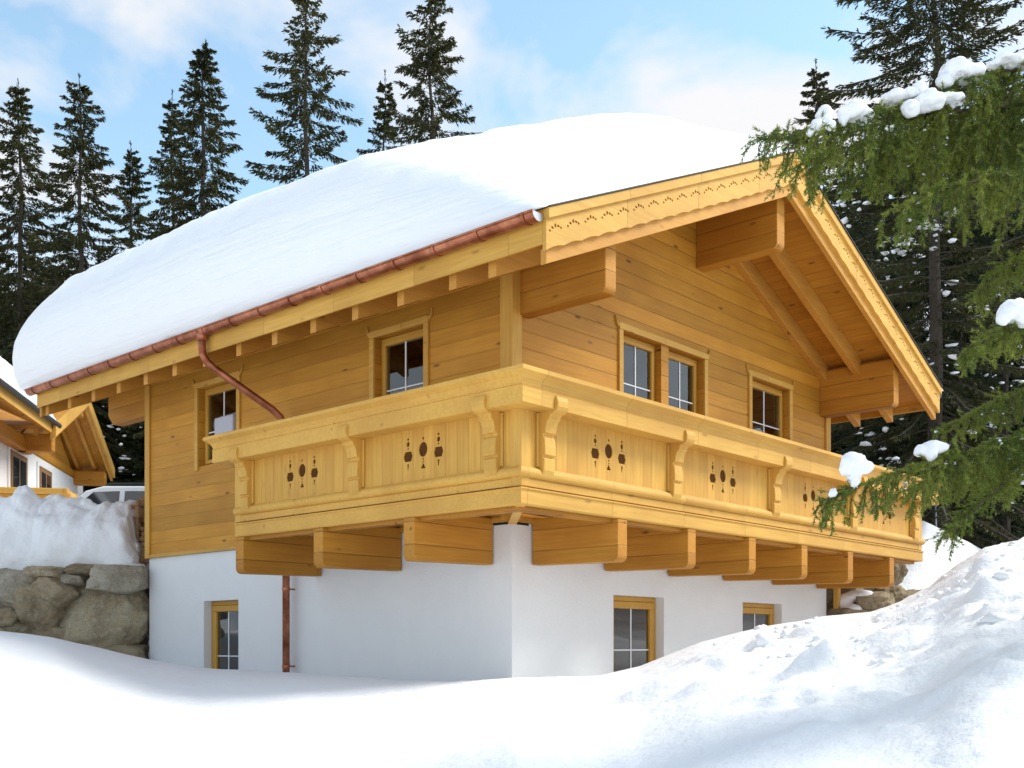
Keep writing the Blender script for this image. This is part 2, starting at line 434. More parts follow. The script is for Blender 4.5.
# barge stack front: lowest board, carved board, top board
rake(YF-.005, .07, -.38, -.535, -XE+.02, WX+XE-.02, 'barge_board', M['rafter'], roof)
rake(YB-.065, .07, -.02, -.50, -XE+.02, WX+XE-.02, 'barge_board', M['rafter'], roof)
def carved(side):
    a, b = (-XE-.03, XM) if side == 0 else (XM, WX+XE+.03)
    yb, yf = YF-.005, YF-.050
    pts = []
    n = 18; per = (b-a)/n
    low = []
    for i in range(n*8+1):
        x = a+(b-a)*i/(n*8); ph = (i % 8)/8
        s_ = .018*abs(math.sin(math.pi*ph))
        low.append((x, zr(x, -.405+s_)))
    top = [(b, zr(b, -.10)), (a, zr(a, -.10))]
    m_ = MB(); m_.prism(low+top, 'Y', yf, yb)
    me = m_.mesh()
    c_ = MB()
    for i in range(n):
        xc = a+per*(i+.5)
        for dx, dz, rx, rz_ in ((-.085, -.030, .016, .012), (-.045, -.008, .020, .013), (0, .006, .017, .02), (.045, -.008, .020, .013), (.085, -.030, .016, .012)):
            x = xc+dx*per/.28; z = zr(x, -.195+dz)
            c_.prism([(x+rx*math.cos(k*math.pi/4), z+rz_*math.sin(k*math.pi/4)) for k in range(8)], 'Y', yf-.02, yb+.02-.025)
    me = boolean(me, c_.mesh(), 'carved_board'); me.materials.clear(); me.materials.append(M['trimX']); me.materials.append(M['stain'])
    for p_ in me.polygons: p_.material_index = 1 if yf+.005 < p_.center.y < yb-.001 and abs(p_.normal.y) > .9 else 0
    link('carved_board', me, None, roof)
    m_ = MB(); m_.prism([(a, zr(a, -.105)), (b, zr(b, -.105)), (b, zr(b, .0)), (a, zr(a, .0))], 'Y', YF-.085, YF-.005)
    m_.build('top_board', M['trimX'], roof, .004)
    m_ = MB(); m_.prism([(a, zr(a, .003)), (b, zr(b, .003)), (b, zr(b, .018)), (a, zr(a, .018))], 'Y', YF-.10, YF+.2)
    m_.build('flashing', M['darkmetal'], roof)
carved(0); carved(1)
# eaves fascia with rear end cut
for sgn, xe in ((-1, -XE), (1, WX+XE)):
    xa, xb = (xe-.028, xe-.002) if sgn < 0 else (xe+.002, xe+.028)
    m_ = MB(); m_.box(xa, xb, YF+.001, YB-.002, zr(xe, -.345), zr(xe, .0)); m_.build('fascia_board', M['trimY'], roof, .003)
# blocking boards between the rafters above the eaves wall
m_ = MB(); m_.box(-.055, -.003, .16, WY-.11, zr(0, -.42), zr(0, -.262)); m_.build('wall_plate', M['beamY'], roof)
# purlins: stacked log ends reaching out under the overhang, with a rounded lower nose
def purlin(xa, xb, zb, zt, y_end, y_in, yb_end=None):
    r = .07; sgn = -1
    pr_ = [(y_in, zt), (y_in, zb), (y_end+r, zb)]
    for k in range(1, 5):
        t_ = k/4*math.pi/2; pr_.append((y_end+r-r*math.sin(t_), zb+r-r*math.cos(t_)))
    pr_.append((y_end, zt))
    m_ = MB(); m_.prism(pr_, 'X', xa, xb); return m_.build('purlin', M['beamY'], roof, .006)
purlin(.10, .29, 3.70, zr(.10, -.262), -1.23, -.002)
purlin(WX-.29, WX-.10, 3.70, zr(WX-.10, -.262), -1.23, -.002)
purlin(XM-.10, XM+.10, 5.16, zr(XM+.10, -.262), -1.23, -.002)
def purlin_back(xa, xb, zb, zt):
    m_ = MB(); m_.prism([(WY+.002, zt), (WY+.002, zb+.02), (WY+.5, zb), (9.05, zb), (9.2, zb+.16), (9.2, zt)], 'X', xa, xb)
    m_.build('purlin', M['beamY'], roof, .006)
purlin_back(.02, .22, 3.68, zr(.02, -.262)); purlin_back(WX-.22, WX-.02, 3.68, zr(WX-.02, -.262))
# gutters
def half_gutter(x, z, r, y0, y1, name='gutter'):
    prof = []
    for k in range(13):
        t_ = math.pi+math.pi*k/12; prof.append((x+r*math.cos(t_), z+r*math.sin(t_)))
    inner = [(x+(r-.008)*math.cos(math.pi+math.pi*k/12), z+(r-.008)*math.sin(math.pi+math.pi*k/12)) for k in range(12, -1, -1)]
    m_ = MB(); m_.prism(prof+inner, 'Y', y0, y1)
    return m_
gx, gz, gr_ = -XE-.115, zr(-XE, -.075), .082
gut = half_gutter(gx, gz, gr_, YF-.02, YB+.06).build('gutter', M['copper'], chalet)
m_ = MB(); m_.tube([(gx-gr_, YF-.02, gz), (gx-gr_, YB+.06, gz)], .013, 8); m_.build('gutter_bead', M['copper'], gut)
y = YF+.10
while y < YB:
    m_ = half_gutter(gx, gz, gr_+.010, y, y+.028); m_.tube([(gx-gr_-.01, y+.014, gz+.004), (gx+gr_, y+.014, gz+.03)], .009, 6)
    m_.build('gutter_strap', M['copper'], gut); y += .62
for yy in (YF-.024, YB+.062):
    m_ = MB(); m_.prism([(gx+gr_*math.cos(math.pi+math.pi*k/12), gz+gr_*math.sin(math.pi+math.pi*k/12)) for k in range(13)], 'Y', yy, yy+.003)
    m_.build('gutter_end', M['steel'], gut)
gut2 = half_gutter(WX+XE+.115, gz, gr_, YF-.02, YB+.06).build('gutter', M['copper'], chalet)
m_ = MB(); m_.prism([(WX+XE+.115+gr_*math.cos(math.pi+math.pi*k/12), gz+gr_*math.sin(math.pi+math.pi*k/12)) for k in range(13)], 'Y', YF-.024, YF-.021)
m_.build('gutter_end', M['darkmetal'], gut2)
# downpipe: outlet, swan neck to the wall, long drop
dp = [(gx, 4.43, gz-.06), (gx, 4.43, gz-.22), (gx+.015, 4.43, gz-.32), (gx+.07, 4.42, gz-.40), (gx+.16, 4.40, gz-.47), (-.30, 4.09, 3.17), (-.20, 4.055, 3.08), (-.14, 4.04, 2.98), (-.12, 4.03, 2.85), (-.12, 4.03, -1.2)]
m_ = MB(); m_.tube(dp, .05, 14); dpo = m_.build('downpipe', M['copper'], chalet, smooth=True)
m_ = MB(); m_.tube([(gx, 4.43, gz-.02), (gx, 4.43, gz-.14)], [.085, .058], 14); m_.build('outlet', M['copper'], dpo, smooth=True)
for z_ in (.75, -.3):
    m_ = MB(); m_.tube([(-.12, 4.03, z_-.02), (-.12, 4.03, z_+.02)], .056, 14); m_.box(-.12, .02, 4.02, 4.04, z_-.01, z_+.01); m_.build('pipe_clip', M['copper'], dpo)

# ---- balcony
P, YL, XR = 1.20, 3.58, 8.58
ZD = 1.526
path = [(-.04, YL), (-P, YL), (-P, -P), (XR, -P), (XR, .25), (WX+.04, .25)]
path2 = [(-P, YL), (-P, -P), (XR, -P), (XR, .25)]
m_ = MB(); m_.box(-P-.02, -.04, -P-.02, YL, ZD-.06, ZD-.015); m_.box(-.04, XR+.02, -P-.02, -.04, ZD-.06, ZD-.015); m_.box(WX+.04, XR+.02, -.04, .25, ZD-.06, ZD-.015)
balc = m_.build('balcony', M['soffitX'], chalet)
# panels (vertical boards) with cut-outs
def motif(cm, c_, axis):
    def hole(pts):
        pts = [(x*1.08, 2.0+(z-2.0)*1.05) for x, z in pts]
        if axis == 'X': cm.prism([(c_+x, z) for x, z in pts], 'Y', -P-.2, -P+.012)
        else: cm.prism([(c_-x, z) for x, z in pts], 'X', -P-.2, -P+.012)
    def ell(x, z, rx, rz_, n=12): hole([(x+rx*math.cos(k*2*math.pi/n), z+rz_*math.sin(k*2*math.pi/n)) for k in range(n)])
    for dx, dz in ((-.215, 0), (0, .055), (.215, 0)):
        if dx: # barrel
            hole([(dx-.045, 1.94+dz), (dx-.065, 1.99+dz), (dx-.045, 2.04+dz), (dx+.045, 2.04+dz), (dx+.065, 1.99+dz), (dx+.045, 1.94+dz)])
            ell(dx, 2.115, .022, .028); ell(dx, 2.165, .014, .014, 8); ell(dx, 2.07, .011, .011, 8)
            hole([(dx-.014, 1.915), (dx+.014, 1.915), (dx+.004, 1.85), (dx-.004, 1.85)])
        else:
            ell(0, 2.04, .062, .075); ell(0, 2.15, .012, .015, 8); ell(0, 1.945, .011, .011, 8); ell(0, 1.915, .010, .010, 8)
            hole([(-.035, 1.85), (.035, 1.85), (.006, 1.90), (-.006, 1.90)])
def panel(mb_, cutter, name, mat):
    me = boolean(mb_.mesh(), cutter.mesh(), name) if cutter else mb_.mesh(name)
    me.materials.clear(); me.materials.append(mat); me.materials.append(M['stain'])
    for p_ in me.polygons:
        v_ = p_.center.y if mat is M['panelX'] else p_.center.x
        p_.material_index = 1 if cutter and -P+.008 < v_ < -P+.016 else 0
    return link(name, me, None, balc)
zb0, zt0 = ZD+.004, 2.40
cm = MB()
for c_ in (.20, 2.49, 4.84, 7.15): motif(cm, c_, 'X')
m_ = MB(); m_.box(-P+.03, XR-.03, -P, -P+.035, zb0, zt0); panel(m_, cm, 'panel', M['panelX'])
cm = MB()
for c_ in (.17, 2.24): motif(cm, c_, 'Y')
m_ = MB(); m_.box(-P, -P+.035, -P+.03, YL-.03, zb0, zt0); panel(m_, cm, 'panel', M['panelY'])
m_ = MB(); m_.box(-P+.0, -.04, YL-.035, YL, zb0, zt0); panel(m_, None, 'panel', M['panelX'])
m_ = MB(); m_.box(XR-.035, XR, -P, .25, zb0, zt0); panel(m_, None, 'panel', M['panelY'])
# corner posts
for px, py in ((-P, -P), (XR-.10, -P), (-P, YL-.10)):
    m_ = MB(); m_.box(px-.018, px+.118, py-.018, py+.118, ZD, 2.32); m_.build('corner_post', M['trimZ'], balc, .008)
# cornice handrail (mitred, coved)
cor = [(-.06, 2.27), (.20, 2.27), (.215, 2.275), (.215, 2.425), (.222, 2.435), (.208, 2.445), (.215, 2.475), (.24, 2.515), (.285, 2.545), (.292, 2.55), (.30, 2.555), (.30, 2.59), (.285, 2.60), (-.06, 2.60)]
m_ = MB(); m_.sweep(path, cor, side=-1); m_.build('handrail', M['trimX'], balc, .0)
hr = balc.children[-1]
hr.data.materials.append(M['trimY'])
for p_ in hr.data.polygons:
    c_ = p_.center
    if (c_.x < -P+.1 and -1.5 < c_.y < YL and abs(c_.y+P) > .3 and c_.x+P < (c_.y+P)) or c_.x > XR-.1: p_.material_index = 1
# half-round moulding and foot board
mould = [(.0, 1.60)]+[(.004+.050*math.sin(math.pi*k/8)+.004, 1.665-.052*math.cos(math.pi*k/8)) for k in range(9)]+[(.0, 1.73)]
m_ = MB(); m_.sweep(path2, mould, side=-1); m_.build('moulding', M['trimX'], balc)
m_ = MB(); m_.sweep(path2, [(.001, ZD+.006), (.014, ZD+.006), (.014, 1.605), (.001, 1.61)], side=-1); m_.build('foot_board', M['trimX'], balc)
# fascia under the deck
m_ = MB(); m_.sweep(path2, [(-.03, 1.345), (.02, 1.345), (.028, 1.36), (.028, 1.49), (.042, 1.498), (.042, ZD-.012), (-.03, ZD-.012)], side=-1)
m_.build('fascia_board', M['trimX'], balc, .002)
m_ = MB(); m_.sweep([(-P+.10, YL-.1), (-P+.10, -P+.10), (XR-.10, -P+.10)], [(-.05, 1.30), (.04, 1.30), (.04, 1.42), (-.05, 1.42)], side=-1)
m_.build('edge_beam', M['beamX'], balc)
# brackets (scrolled consoles)
bp_ = [(0, 1.62), (.03, 1.62), (.055, 1.65), (.075, 1.70), (.078, 1.815), (.060, 1.822), (.060, 1.842), (.088, 1.85), (.088, 1.93), (.078, 2.015), (.060, 2.03), (.060, 2.055), (.092, 2.065), (.10, 2.12), (.118, 2.17), (.15, 2.20), (.145, 2.215), (.165, 2.235), (.20, 2.245), (.235, 2.265), (.25, 2.30), (.25, 2.35), (.235, 2.40), (.0, 2.42)]
def bracket(c_, axis):
    m_ = MB()
    hw = .085
    if axis == 'X': m_.prism([(-P-o-.001, z) for o, z in bp_], 'X', c_-hw, c_+hw)
    else: m_.prism([(-P-o-.001, z) for o, z in bp_], 'Y', c_-hw, c_+hw)
    # back plate
    if axis == 'X': m_.box(c_-hw-.035, c_+hw+.035, -P-.024, -P-.002, 1.735, 2.265)
    else: m_.box(-P-.024, -P-.002, c_-hw-.035, c_+hw+.035, 1.735, 2.265)
    m_.build('bracket', M['trimZ'], balc, .006)
for c_ in (-.86, 1.40, 3.70, 6.00, 8.25): bracket(c_, 'X')
for c_ in (-.86, 1.22, 3.32): bracket(c_, 'Y')
# joists, paired logs with rounded nose
def joist(c_, axis, hw=.085):
    r = .07; pr_ = [(-.001, 1.43), (-.001, .905), (-P+r-.015, .885)]
    for k in range(1, 5):
        t_ = k/4*math.pi/2; pr_.append((-P-.015+r-r*math.sin(t_), .885+r-r*math.cos(t_)))
    pr_.append((-P-.015, 1.343)); pr_.append((-P+.04, 1.343)); pr_.append((-P+.04, 1.43))
    m_ = MB(); m_.prism(pr_, 'X' if axis == 'X' else 'Y', c_-hw, c_+hw)
    m_.build('joist', M['beamY'] if axis == 'X' else M['beamX'], balc, .006)
for c_ in (.425, 1.78, 3.17, 4.56, 5.97, 7.42): joist(c_, 'X')
for c_ in (.375, 1.92, 3.50): joist(c_, 'Y')
# diagonal strut under the corner
Md = Matrix.Translation((-P+.02, -P+.02, 1.37)) @ Matrix.Rotation(R(45), 4, 'Z')
m_ = MB(); m_.box(0, 1.6, -.05, .05, -.035, .045, Md); m_.build('corner_strut', M['trimX'], balc, .005)
# small white box standing in the rear eaves-side window
m_ = MB(); m_.box(.006, .077, 5.50, 5.98, 2.74, 3.36); bx = m_.build('storage_box', simple('pale_box', (.50, .50, .56), .6, var=.3), None, .015)
tag(bx, 'white box standing in the left upper window of the timber wall', 'box')

# ------------------------------------------------------------------ roof snow
def fbm(x, y, z=0.0, o=4): return noise.fractal(Vector((x, y, z)), 1.0, 2.0, o)
def roof_snow():
    T0, T1, k, re_, rf, nf, cc = 1.60, .11, .017, .30, 3.2, 1.10, .068
    xa, xb, ya, yb = -1.14, 8.93, -1.44, 9.85
    def ed(d, r, n):
        a = min(max(d/r, 0), 1); return (1-(1-a)**n)**(1/n)
    nx, ny = 130, 150
    ys_ = [ya+(yb-ya)*(.5-.5*math.cos(math.pi*j/ny))*.5+(yb-ya)*j/ny*.5 for j in range(ny+1)]
    xs_ = [xa+(xb-xa)*(.5-.5*math.cos(math.pi*i/nx))*.6+(xb-xa)*i/nx*.4 for i in range(nx+1)]
    xs_[0:1] = [xa, xa+.0006, xa+.003, xa+.008]; xs_[-1:] = [xb-.008, xb-.003, xb-.0006, xb]
    ys_[-1:] = [yb-.012, yb-.004, yb-.0008, yb]
    V = []; F = []
    nX, nY = len(xs_), len(ys_)
    for Y in ys_:
        for X in xs_:
            d = T0+T1*(Y+1.4)/11
            e1 = ed(X-xa, re_*(1.5+.5*fbm(Y*.5, 3)), 2.0); e2 = ed(xb-X, .5, 2.2); e3 = ed(Y-ya, rf, nf); e4 = ed(yb-Y, .82, 2.36)
            t_ = d*(1-cc*((X-XM)/5)**2)*e1*e2*e3*e4
            if X < 2.0: t_ *= 1-.10*(1-min(1, (X-xa)/2.5))*min(1, max(0, (4-Y)/4))
            t_ += (.04*fbm(X*.35, Y*.35, 1)+.03*fbm(X*1.4, Y*1.4, 5)+.010*fbm(X*5, Y*5, 9))*min(1, t_/1.0)
            t_ *= 1-.065*math.exp(-((Y-2.2)/1.4)**2)
            t_ = max(t_, 0)
            # the packed side bank bellies out over the eaves and past the rear gable
            q = min(t_/1.5, 1.0); bel = math.sin(math.pi*min(q, 1))**.8 if q > 0 else 0
            X2 = X; Y2 = Y
            amt = min(1, max(0, (Y-.5)/4))
            if X < XM:
                wgt = max(0, 1-(X-xa)/1.2); X2 = X-bel*wgt*(.05+.20*amt)-.02*fbm(Y*2.2, t_*2.2, 2)*wgt
            wg = max(0, 1-(yb-Y)/1.2); Y2 = Y+bel*wg*.22
            V.append((X2, Y2, zr(max(min(X, xb), xa))+.022+t_))
    for j in range(nY-1):
        for i in range(nX-1):
            F.append((j*nX+i, j*nX+i+1, (j+1)*nX+i+1, (j+1)*nX+i))
    # underside
    b0 = len(V)
    for Y in ys_:
        for X in xs_: V.append((X, Y, zr(X)+.012))
    for j in range(nY-1):
        for i in range(nX-1):
            F.append((b0+j*nX+i, b0+(j+1)*nX+i, b0+(j+1)*nX+i+1, b0+j*nX+i+1))
    def rim(seq):
        for a, b in zip(seq, seq[1:]): F.append((a, b, b0+b, b0+a))
    rim([i for i in range(nX)][::-1]); rim([(nY-1)*nX+i for i in range(nX)])
    rim([j*nX for j in range(nY)]); rim([j*nX+nX-1 for j in range(nY)][::-1])
    me = npmesh('roof_snow', V, F)
    o = link('roof_snow', me, M['snowroof'], None, True)
    tag(o, 'thick rounded blanket of white snow lying on the roof of the large timber chalet', 'snow')
roof_snow()

# ------------------------------------------------------------------ terrain
CREST = [(-900, 560, 9), (-300, 606, 11), (-100, 622, 13), (0, 632, 14), (50, 637, 14.5), (100, 648, 15), (150, 659, 15), (200, 667, 14.6), (300, 674, 13.2), (400, 681, 12.2), (450, 682, 11.6), (512, 678, 11.2), (600, 676, 11.9), (640, 667, 12.2), (700, 643, 12.5), (760, 628, 12.7), (823, 617, 12.9), (870, 613, 13.1), (900, 603, 13.5), (930, 588, 14.0), (945, 577, 14.3), (960, 566, 14.5), (985, 552, 14.9), (1024, 543, 15.4), (1150, 535, 16.0), (1400, 530, 16), (3000, 530, 16)]
CU = np.array([c[0] for c in CREST]); CV = np.array([c[1] for c in CREST]); CD = np.array([c[2] for c in CREST])
def sstep(x): x = min(max(x, 0), 1); return x*x*(3-2*x)
BU = [-4000, -200, 0, 150, 700, 870, 900, 922, 950, 985, 1024, 1200, 4000]
BV = [560, 572, 580, 580, 600, 560, 533, 521, 534, 553, 560, 556, 556]
def house_xy(a, b): p = ab(a, b); return p.x, p.y
def ground(a, b):
    bb = max(b, 1.0); u = 512+FPX*a/bb
    u = max(min(u, 2900), -880)
    vc = float(np.interp(u, CU, CV)); dc = float(np.interp(u, CU, CD))
    zc = (V0-vc)/FPX*dc
    s = min(max((b-2)/(dc-2), -1), 1) if b < dc else 1
    z0 = -1.55+.5*sstep((a-1.5)/5)
    if b <= dc:
        ss = max(s, 0); z = z0+(zc-z0)*(ss**1.25*(1-.35*ss)+.35*ss**3)/1.0
        # ease into the crest
        z = z0+(zc-z0)*(1-(1-ss)**1.5)*1.0 if True else z
        if b < 2: z = z0-.03*(2-b)
    else:
        drop = .10 if u < 640 else .35
        z = zc-drop*sstep((b-dc)/2.2)
    X, Y = house_xy(a, b)
    # higher ground behind: left of the chalet above the boulder wall, and right of it
    kl = sstep((b-(17.75+.0*a))/.25)*(1 if a < -5 else 0)
    zl = 1.12+.5*sstep((b-19)/3)+.05*max(0, b-24)
    if a < -5: z = z*(1-kl)+zl*kl
    else:
        kr = sstep((Y-8.3)/1.2)*sstep((4-X)/2) if a < 5 else 0
        if X > 8.4:
            zb_ = (V0-float(np.interp(512+FPX*a/max(b, 1), BU, BV)))/FPX*21.5
            k1 = sstep((b-18.7)/.5); k2 = sstep((b-19.0)/2.6)
            z = max(z, -.2)
            z = z*(1-k1)+(.75*k1)+(zb_-.75)*k2 if b > 18.7 else z
            if b > 22: z += .045*(b-22)
        elif b > 18:
            zl2 = 1.12+.05*max(0, b-24); k3 = sstep((Y-7.95)/.4); z = z*(1-k3)+zl2*k3
    r = math.hypot(a, b)
    if r > 60: z += (r-60)*.06
    return z
def terrain():
    def axis(lo, f0, f1, hi, st, gr):
        xs = list(np.arange(f0, f1+1e-6, st)); d = st; x = f1
        while x < hi: d *= gr; x += d; xs.append(x)
        d = st; x = f0; pre = []
        while x > lo: d *= gr; x -= d; pre.append(x)
        return pre[::-1]+xs
    A = axis(-260, -8.5, 7.2, 260, .05, 1.05); B = axis(-160, 6.3, 15.6, 400, .05, 1.035)
    rng = random.Random(4)
    # bigger lumps fixed in place (a, b, radius, height)
    big = [(1.25, 9.3, .30, .10), (1.75, 9.4, .26, .08), (2.35, 8.3, .20, .17), (2.42, 8.15, .12, .08), (1.9, 9.9, .22, .05), (3.1, 8.8, .22, .06), (2.9, 10.3, .25, .08), (3.6, 9.6, .22, .06), (3.3, 8.0, .15, -.07), (3.7, 8.3, .17, -.08), (2.9, 9.3, .3, .05), (1.55, 8.6, .2, .05), (4.1, 9.2, .18, -.10), (3.9, 8.8, .2, .09), (4.35, 9.9, .2, .12), (3.05, 9.0, .14, .05)]
    rr = rng
    for _ in range(420):
        a = rr.uniform(1.6, 6.5); b = rr.uniform(6.2, 11); big.append((a, b, rr.uniform(.05, .14), rr.uniform(.010, .035)*rr.choice((1, 1, -1))))
    V = []
    for b in B:
        near = [g for g in big if abs(g[1]-b) < 3*g[2]]
        for a in A:
            z = ground(a, b)
            r = math.hypot(a, b)
            rough = sstep((a-1.0)/2.6)*(1-sstep((b-16)/1.5))
            z += (.018*fbm(a*.35, b*.35, 2)+.008*fbm(a*1.6, b*1.6, 7))
            dcl = float(np.interp(max(min(512+FPX*a/max(b, 1), 2900), -880), CU, CD)); uu = 512+FPX*a/max(b, 1)
            rough *= 1-sstep((b-dcl+2.5)/2.0)*(1-.8*sstep((uu-850)/90))
            rough *= .6
            z += rough*(.020*fbm(a*1.1, b*1.1, 11)+.026*abs(fbm(a*2.6, b*2.6, 14))+.022*fbm(a*6, b*6, 3)+.060*math.sqrt(max(0, fbm(a*2.1, b*2.1, 31)-.05))+.035*math.sqrt(max(0, fbm(a*5.2, b*5.2, 37)-.08)))
            if 18.5 < b < 26 and a > 5: z += .10*fbm(a*1.2, b*1.2, 21)
            for ga, gb, gr2, gh in near:
                q = ((a-ga)**2+(b-gb)**2)/(gr2*gr2)
                if q < 9: z += gh*math.exp(-q*q*.8)
            V.append(tuple(ab(a, b, z)))
    nA = len(A); F = [(j*nA+i, j*nA+i+1, (j+1)*nA+i+1, (j+1)*nA+i) for j in range(len(B)-1) for i in range(nA-1)]
    me = npmesh('snow_ground', V, F)
    o = link('snow_ground', me, M['snow'], None, True); tag(o, kind='structure')
terrain()
def clods():
    rr = random.Random(12); bm = bmesh.new(); bmesh.ops.create_icosphere(bm, subdivisions=2, radius=1); bv = [v.co.copy() for v in bm.verts]; bf = np.array([[v.index for v in f.verts] for f in bm.faces]); bm.free()
    o_ = bpy.data.objects['snow_ground']; from mathutils.bvhtree import BVHTree
    dg = bpy.context.evaluated_depsgraph_get(); tree = BVHTree.FromObject(o_, dg)
    V = []; F = []; k = 0
    cen = [(rr.uniform(2.4, 5.4), rr.uniform(7.4, 11.5)) for _ in range(16)]
    for i in range(170):
        if i % 3: c = rr.choice(cen); a, b = c[0]+rr.gauss(0, .22), c[1]+rr.gauss(0, .3)
        else: a, b = rr.uniform(2.2, 6.0), rr.uniform(7.0, 12.5)
        r = min(.085, .012+rr.expovariate(55)); p = ab(a, b, 5); hit = tree.ray_cast(p, Vector((0, 0, -1)))[0]
        if hit is None: continue
        sx, sy, sz = rr.uniform(.8, 1.5), rr.uniform(.8, 1.4), rr.uniform(.55, .95); sd_ = rr.uniform(0, 50)
        for v in bv:
            q = 1+.45*fbm(v.x*1.3+sd_, v.y*1.3, v.z*1.3, 3); V.append((hit.x+v.x*r*sx*q, hit.y+v.y*r*sy*q, hit.z+r*.02+v.z*r*sz*q))
        F.append(bf+k); k += len(bv)
    o = link('snow_clods', npmesh('snow_clods', V, np.concatenate(F)), M['snowsoft']); tag(o, 'loose little clods of snow scattered over the right hand bank', 'snow', None, 'stuff')
clods()

# ------------------------------------------------------------------ boulders
def boulder_mesh(cx, cy, cz, rx, ry, rz_, seed, mat, parent, name='boulder', sub=5, amp=.10, rot=0.0):
    bm = bmesh.new(); bmesh.ops.create_icosphere(bm, subdivisions=sub, radius=1)
    cr, sr = math.cos(rot), math.sin(rot)
    rp_ = random.Random(int(seed*10)+3)
    planes = [(Vector((rp_.gauss(0, 1), rp_.gauss(0, 1), rp_.gauss(0, 1))).normalized(), rp_.uniform(.85, 1.05)) for _ in range(16)]
    planes += [(Vector(a_), 1.0) for a_ in ((0, -1, 0), (0, 0, 1), (0, 0, -1), (1, 0, 0), (-1, 0, 0), (0, 1, 0))]
    for v in bm.verts:
        p = v.co.copy(); n = p.normalized()
        q = Vector([math.copysign(abs(c)**.6, c) for c in n])        # squarish
        rb = min(dk/max(n.dot(pk), .05) for pk, dk in planes)
        q = q*.25+n*min(rb, 1.5)*.86
        q *= 1+amp*fbm(n.x*1.3+seed, n.y*1.3, n.z*1.3, 3)+.05*fbm(n.x*5+seed, n.y*5, n.z*5, 3)
        x, y, z = q.x*rx, q.y*ry, q.z*rz_
        x, z = x*cr-z*sr, x*sr+z*cr
        w_ = RT*x+FW*y; v.co = Vector((cx+w_.x, cy+w_.y, cz+z))
    me = bpy.data.meshes.new(name); bm.to_mesh(me); bm.free()
    return link(name, me, M[mat], parent, True)
rw = empty('retaining_wall', tuple(at(70, 620, 17.6)))
rw.location = (0, 0, 0)
tag(rw, 'rough dry boulder retaining wall left of the chalet under the tall snow bank', 'stone wall')
# (u, v, half width px, half height px, tilt, material)
bl = [(28, 592, 42, 17, .12, 'stoneB'), (71, 581, 19, 9, 0, 'stoneB'), (122, 580, 24, 12, .02, 'stoneB'), (95, 571, 22, 6, .05, 'stoneC'), (104, 621, 41, 34, -.06, 'stoneA'), (45, 612, 22, 18, .5, 'stoneC'), (14, 618, 18, 11, -.2, 'stoneC'), (22, 633, 30, 9, -.1, 'stoneC'), (60, 590, 20, 14, .6, 'stoneC'), (5, 640, 26, 12, 0, 'stoneA'), (62, 640, 20, 14, .2, 'stoneC'), (-40, 600, 34, 20, .1, 'stoneB'), (-48, 635, 32, 22, 0, 'stoneA'), (124, 656, 20, 14, 0, 'stoneC'), (52, 574, 18, 6, 0, 'stoneA'), (85, 655, 26, 14, 0, 'stoneA'), (30, 660, 32, 16, 0, 'stoneB')]
for i, (u, v, hw, hh, rot, mt) in enumerate(bl):
    d = 17.55+.10*math.sin(i*2.1); p = at(u, v, d); s_ = d/FPX
    boulder_mesh(p.x, p.y, p.z, hw*s_*1.04, .42, hh*s_*1.06, i*3.7, mt, rw, rot=-rot)
m_ = MB(); p0 = at(-130, 660, 17.7); p1 = at(146, 660, 17.7)
d_ = (p1-p0); d_.z = 0; L_ = d_.length; ang = math.atan2(d_.y, d_.x)
Mx = Matrix.Translation(Vector((p0.x, p0.y, 0))) @ Matrix.Rotation(ang, 4, 'Z')
m_.box(0, L_, -.05, .5, -1.6, 1.02, Mx); m_.build('earth_fill', M['earth'], rw)
# rocks right of the chalet under the balcony
rk = empty('rock_pile'); tag(rk, 'dark boulders heaped below the right end of the balcony, patched with snow', 'rocks')
for i, (u, v, hw, hh, mt, d) in enumerate([(838, 602, 22, 18, 'stoneC', 18.6), (872, 606, 20, 12, 'stoneC', 18.3), (868, 590, 22, 14, 'stoneB', 19.0), (890, 600, 14, 12, 'stoneC', 18.6), (850, 622, 26, 14, 'stoneC', 18.2), (905, 604, 22, 12, 'stoneC', 18.6), (835, 580, 24, 16, 'stoneA', 19.3), (880, 572, 22, 18, 'stoneC', 19.6)]):
    p = at(u, v, d); s_ = d/FPX; boulder_mesh(p.x, p.y, p.z, hw*s_, .4, hh*s_, 50+i*2.3, mt, rk, rot=.3*math.sin(i*3))

def lump(name, blobs, vox, label, cat, group=None, mat='snowsoft', amp=.12, seed=0, smooth_it=6):
    """blobs: (centre, radius, (sx,sy,sz))"""
    m_ = MB()
    for c_, r_, sc in blobs: m_.ball(c_, r_, 3, sc)
    me = m_.mesh(); me = remesh(me, vox, smooth_it)
    mn = min(b[1] for b in blobs)
    for v in me.vertices:
        v.co += v.normal*mn*(amp*fbm(v.co.x/mn*.55+seed, v.co.y/mn*.55, v.co.z/mn*.55, 4))
    me.materials.clear()
    o = link(name, me, M[mat], None, True); return tag(o, label, cat, group)
def px_blob(u, v, d, ru, rv, rd=None):
    s_ = d/FPX; p = at(u, v, d); rd = rd if rd is not None else ru
    m = max(ru, rv); return (p, m*s_, (ru/m, rd/m if rd else 1, rv/m))
lump('snow_patch', [px_blob(843, 603, 18.1, 9, 10), px_blob(858, 596, 18.2, 18, 6), px_blob(852, 612, 17.95, 11, 8), px_blob(862, 619, 17.9, 10, 7)], .04,
     'small snow patch lying over the dark rocks at the right end of the plaster wall', 'snow', smooth_it=3)
m_ = MB(); p = at(837, 600, 18.0); m_.box(p.x-.045, p.x+.045, p.y-.045, p.y+.045, p.z-.6, p.z+.42); pz = m_.build('wooden_post', M['trimZ'], None, .006)
tag(pz, 'short pale wooden post standing before the rocks right of the plaster wall', 'post')

